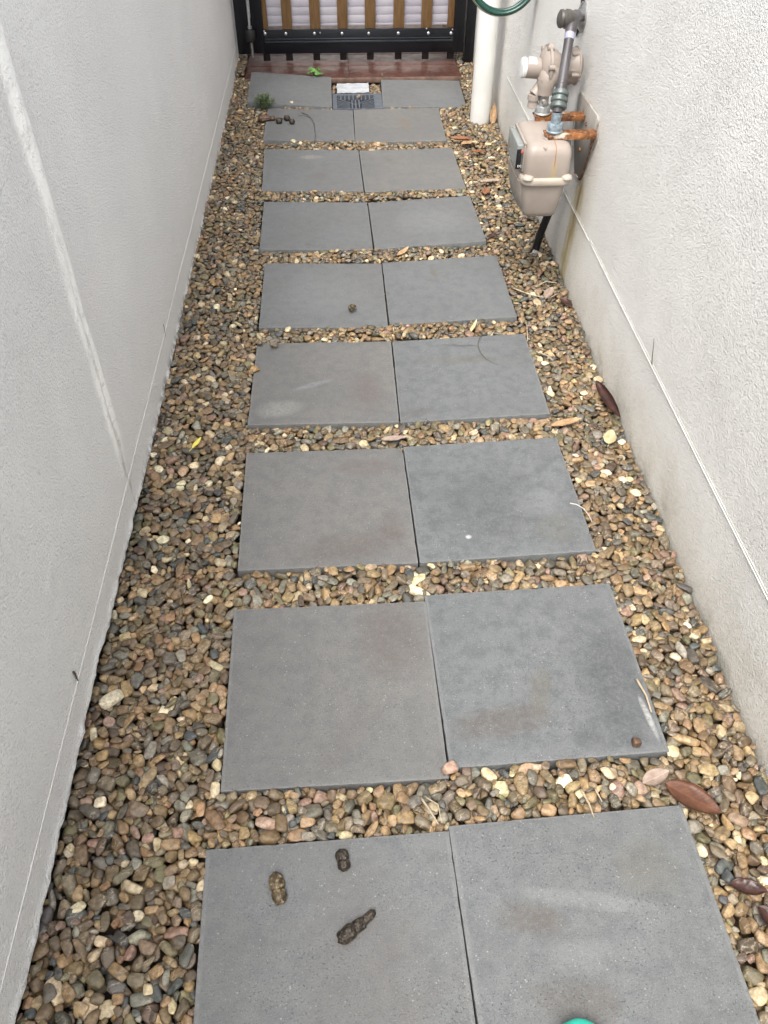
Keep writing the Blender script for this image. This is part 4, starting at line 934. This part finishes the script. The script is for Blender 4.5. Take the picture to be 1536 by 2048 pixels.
# ---------------------------------------------------------------- droppings
def drop_mat(name, a, b, tan=(.20, .15, .08), amt=.4):
    g = NG(name, .45, .45); n = g.noise(95, 4, .65); c = g.mix(g.ramp(n, .35, .65), a, b)
    c = g.mix(g.math('MULTIPLY', g.ramp(g.noise(150, 3), .52, .66), amt), c, tan); return g.out(c, g.bump(g.noise(260, 3), .002, .8))
def dropping(segs, mat, lab, name='dropping', grp='dark dog droppings on the paver'):
    if 'on the paver' in grp and 'row' not in grp: segs = [(a, b, c, d, e*1.08) for a, b, c, d, e in segs]
    """segs: (x0,y0,x1,y1,radius) lumps welded into one lump-sided sausage"""
    bm = bmesh.new()
    x0_, y0_ = segs[0][0], segs[0][1]
    for (xa, ya, xb, yb, r_) in segs:
        L = math.hypot(xb-xa, yb-ya); ang = math.atan2(yb-ya, xb-xa)
        r = bmesh.ops.create_icosphere(bm, subdivisions=4, radius=1)
        for v in r['verts']:
            d = v.co.normalized(); n = 1+.20*nz(d.x*2.2+xa*90, d.y*2.2+ya*90, d.z*2.2)+.09*nz(d.x*6, d.y*6, d.z*6+xa*50)+.05*nz(d.x*14, d.y*14, d.z*14)
            sx = math.copysign(abs(d.x)**.72, d.x)
            p = Vector((sx*(L/2+r_*.75)*n, d.y*r_*n, d.z*r_*.88*n)); p.rotate(Matrix.Rotation(ang, 3, 'Z'))
            v.co = p+Vector(((xa+xb)/2-x0_, (ya+yb)/2-y0_, r_*.80))
    m = MB(); m.addbm(bm); o = m.build(name, mat, None, 180); o.location = (x0_, y0_, .0015); return tag(o, lab, 'dropping', grp)
D1 = drop_mat('dark_dropping', (.012, .008, .006), (.030, .021, .012), amt=.35); D2 = drop_mat('tan_dropping', (.03, .020, .011), (.10, .072, .036), (.30, .23, .12), .7)
dropping([(-.034, .548, -.033, .541, .0098), (-.031, .533, -.030, .528, .0090)], D1, 'small dark oval dropping nearest the far edge of its paver')
dropping([(-.140, .514, -.138, .500, .0110), (-.135, .492, -.132, .483, .0105)], D2, 'two-lump tan and brown dropping, leftmost of three on its paver')
dropping([(-.034, .421, -.020, .430, .0108), (-.014, .434, -.006, .440, .0090), (-.002, .443, .012, .454, .0065)], D1, 'long tapering dark brown dropping, nearest the camera of three')
dropping([(-.345, 3.880, -.305, 3.892, .0155)], drop_mat('brown_dropping', (.07, .035, .02), (.10, .055, .03), amt=.2), 'long smooth brown dropping reaching over the left edge of the paver', grp='row of droppings on the far left paver')
for (a, b, r_, lab) in ((-.292, 3.892, .0130, 'round brown lump next to the long smooth dropping'), (-.262, 3.855, .0150, 'black round dropping lowest at the middle of the row'), (-.258, 3.886, .0090, 'small black lump behind the lowest dropping'),
                        (-.228, 3.892, .0140, 'black round dropping at the upper right of the row'), (-.204, 3.850, .0130, 'pale-topped round dropping at the right end of the row')):
    dropping([(a, b, a+.006, b+.001, r_)], D1 if 'brown' not in lab else drop_mat('mid_brown_dropping', (.05, .028, .018), (.08, .045, .025)), lab, grp='row of droppings on the far left paver')
dropping([(.024, 2.247, .028, 2.252, .0100), (.034, 2.254, .035, 2.258, .0072)], D2, 'small brown snail-shaped lump on the fifth left paver from the bottom', grp='small lumps on pavers')

# ---------------------------------------------------------------- shoe of the photographer (only its toe is in the picture)
sh_ = empty('shoe', (.315, .15, 0), label='tip of a bright teal shoe at the bottom edge of the picture', cat='shoe')
v = []; f = []; N = 28; secs = []
for i in range(41):
    t = (i/40)**1.6; yy = .2915-.27*t
    w_ = .047*math.sqrt(max(0.0, 1-(1-min(1, t/.28))**2.2))*(1-.18*max(0, (t-.35)/.65)) + .002; h = (.008+.040*math.sqrt(max(0.0, 1-(1-min(1, t/.35))**2)))+.030*max(0, t-.35)
    secs.append((yy, w_, h))
for (yy, w_, h) in secs:
    for k in range(N):
        a = 2*math.pi*k/N; c_, s_ = math.cos(a), math.sin(a)
        v.append((.296+w_*math.copysign(abs(c_)**.85, c_)+.06*(.292-yy)*0, yy, .016+(h*abs(s_)**.8 if s_ > 0 else -.004*abs(s_)**.5)))
for i in range(len(secs)-1):
    for k in range(N): k2 = (k+1) % N; f.append((i*N+k, (i+1)*N+k, (i+1)*N+k2, i*N+k2))
f.append(tuple(range(N))); f.append(tuple((len(secs)-1)*N+k for k in range(N-1, -1, -1)))
m = MB(); m.add(v, f); m.build('upper', simple('teal_mesh_fabric', (.035, .55, .40), .6, .08, 50, bump=.0012, bscale=500), sh_, 60)
v2 = []; f2 = []
for zz, gr in ((.002, .000), (.006, .003), (.014, .003), (.0165, 0)):
    ring = [(.296+(w_+gr), yy+gr*.5*(1 if i == 0 else 0), zz) for i, (yy, w_, h) in enumerate(secs)]+[(.296-(w_+gr), yy, zz) for (yy, w_, h) in secs[::-1]]
    v2 += ring
n_ = len(secs)*2
for r_ in range(3):
    for k in range(n_): k2 = (k+1) % n_; f2.append((r_*n_+k, r_*n_+k2, (r_+1)*n_+k2, (r_+1)*n_+k))
f2.append(tuple(range(n_-1, -1, -1))); f2.append(tuple(3*n_+k for k in range(n_)))
m = MB(); m.add(v2, f2); m.build('sole', simple('teal_sole', (.04, .50, .38), .5), sh_, 60)

# ---------------------------------------------------------------- small marks on the walls
def stick(p, q, r, lab, mat):
    m = MB(); P, Q = Vector(p), Vector(q); m.tube([P, P.lerp(Q, .35)+Vector((0, .0015, 0)), P.lerp(Q, .7)-Vector((0, .001, 0)), Q], [r, r*.9, r*.7, r*.4], 6)
    return tag(m.build('wall_debris', mat, None, 180), lab, 'debris')
stick((XR-.002, 1.578, .236), (XR-.003, 1.603, .292), .0010, 'thin dark sliver stuck upright above the white bead of the right wall', M_tw2)
stick((XL+.003, .848, .126), (XL+.003, .850, .095), .0022, 'short dark sliver stuck on the left wall just above its bead', M_tw2)
stick((XL+.003, 2.000, .120), (XL+.003, 1.995, .082), .0008, 'hair-thin dark thread on the left wall crossing its bead', M_tw2)
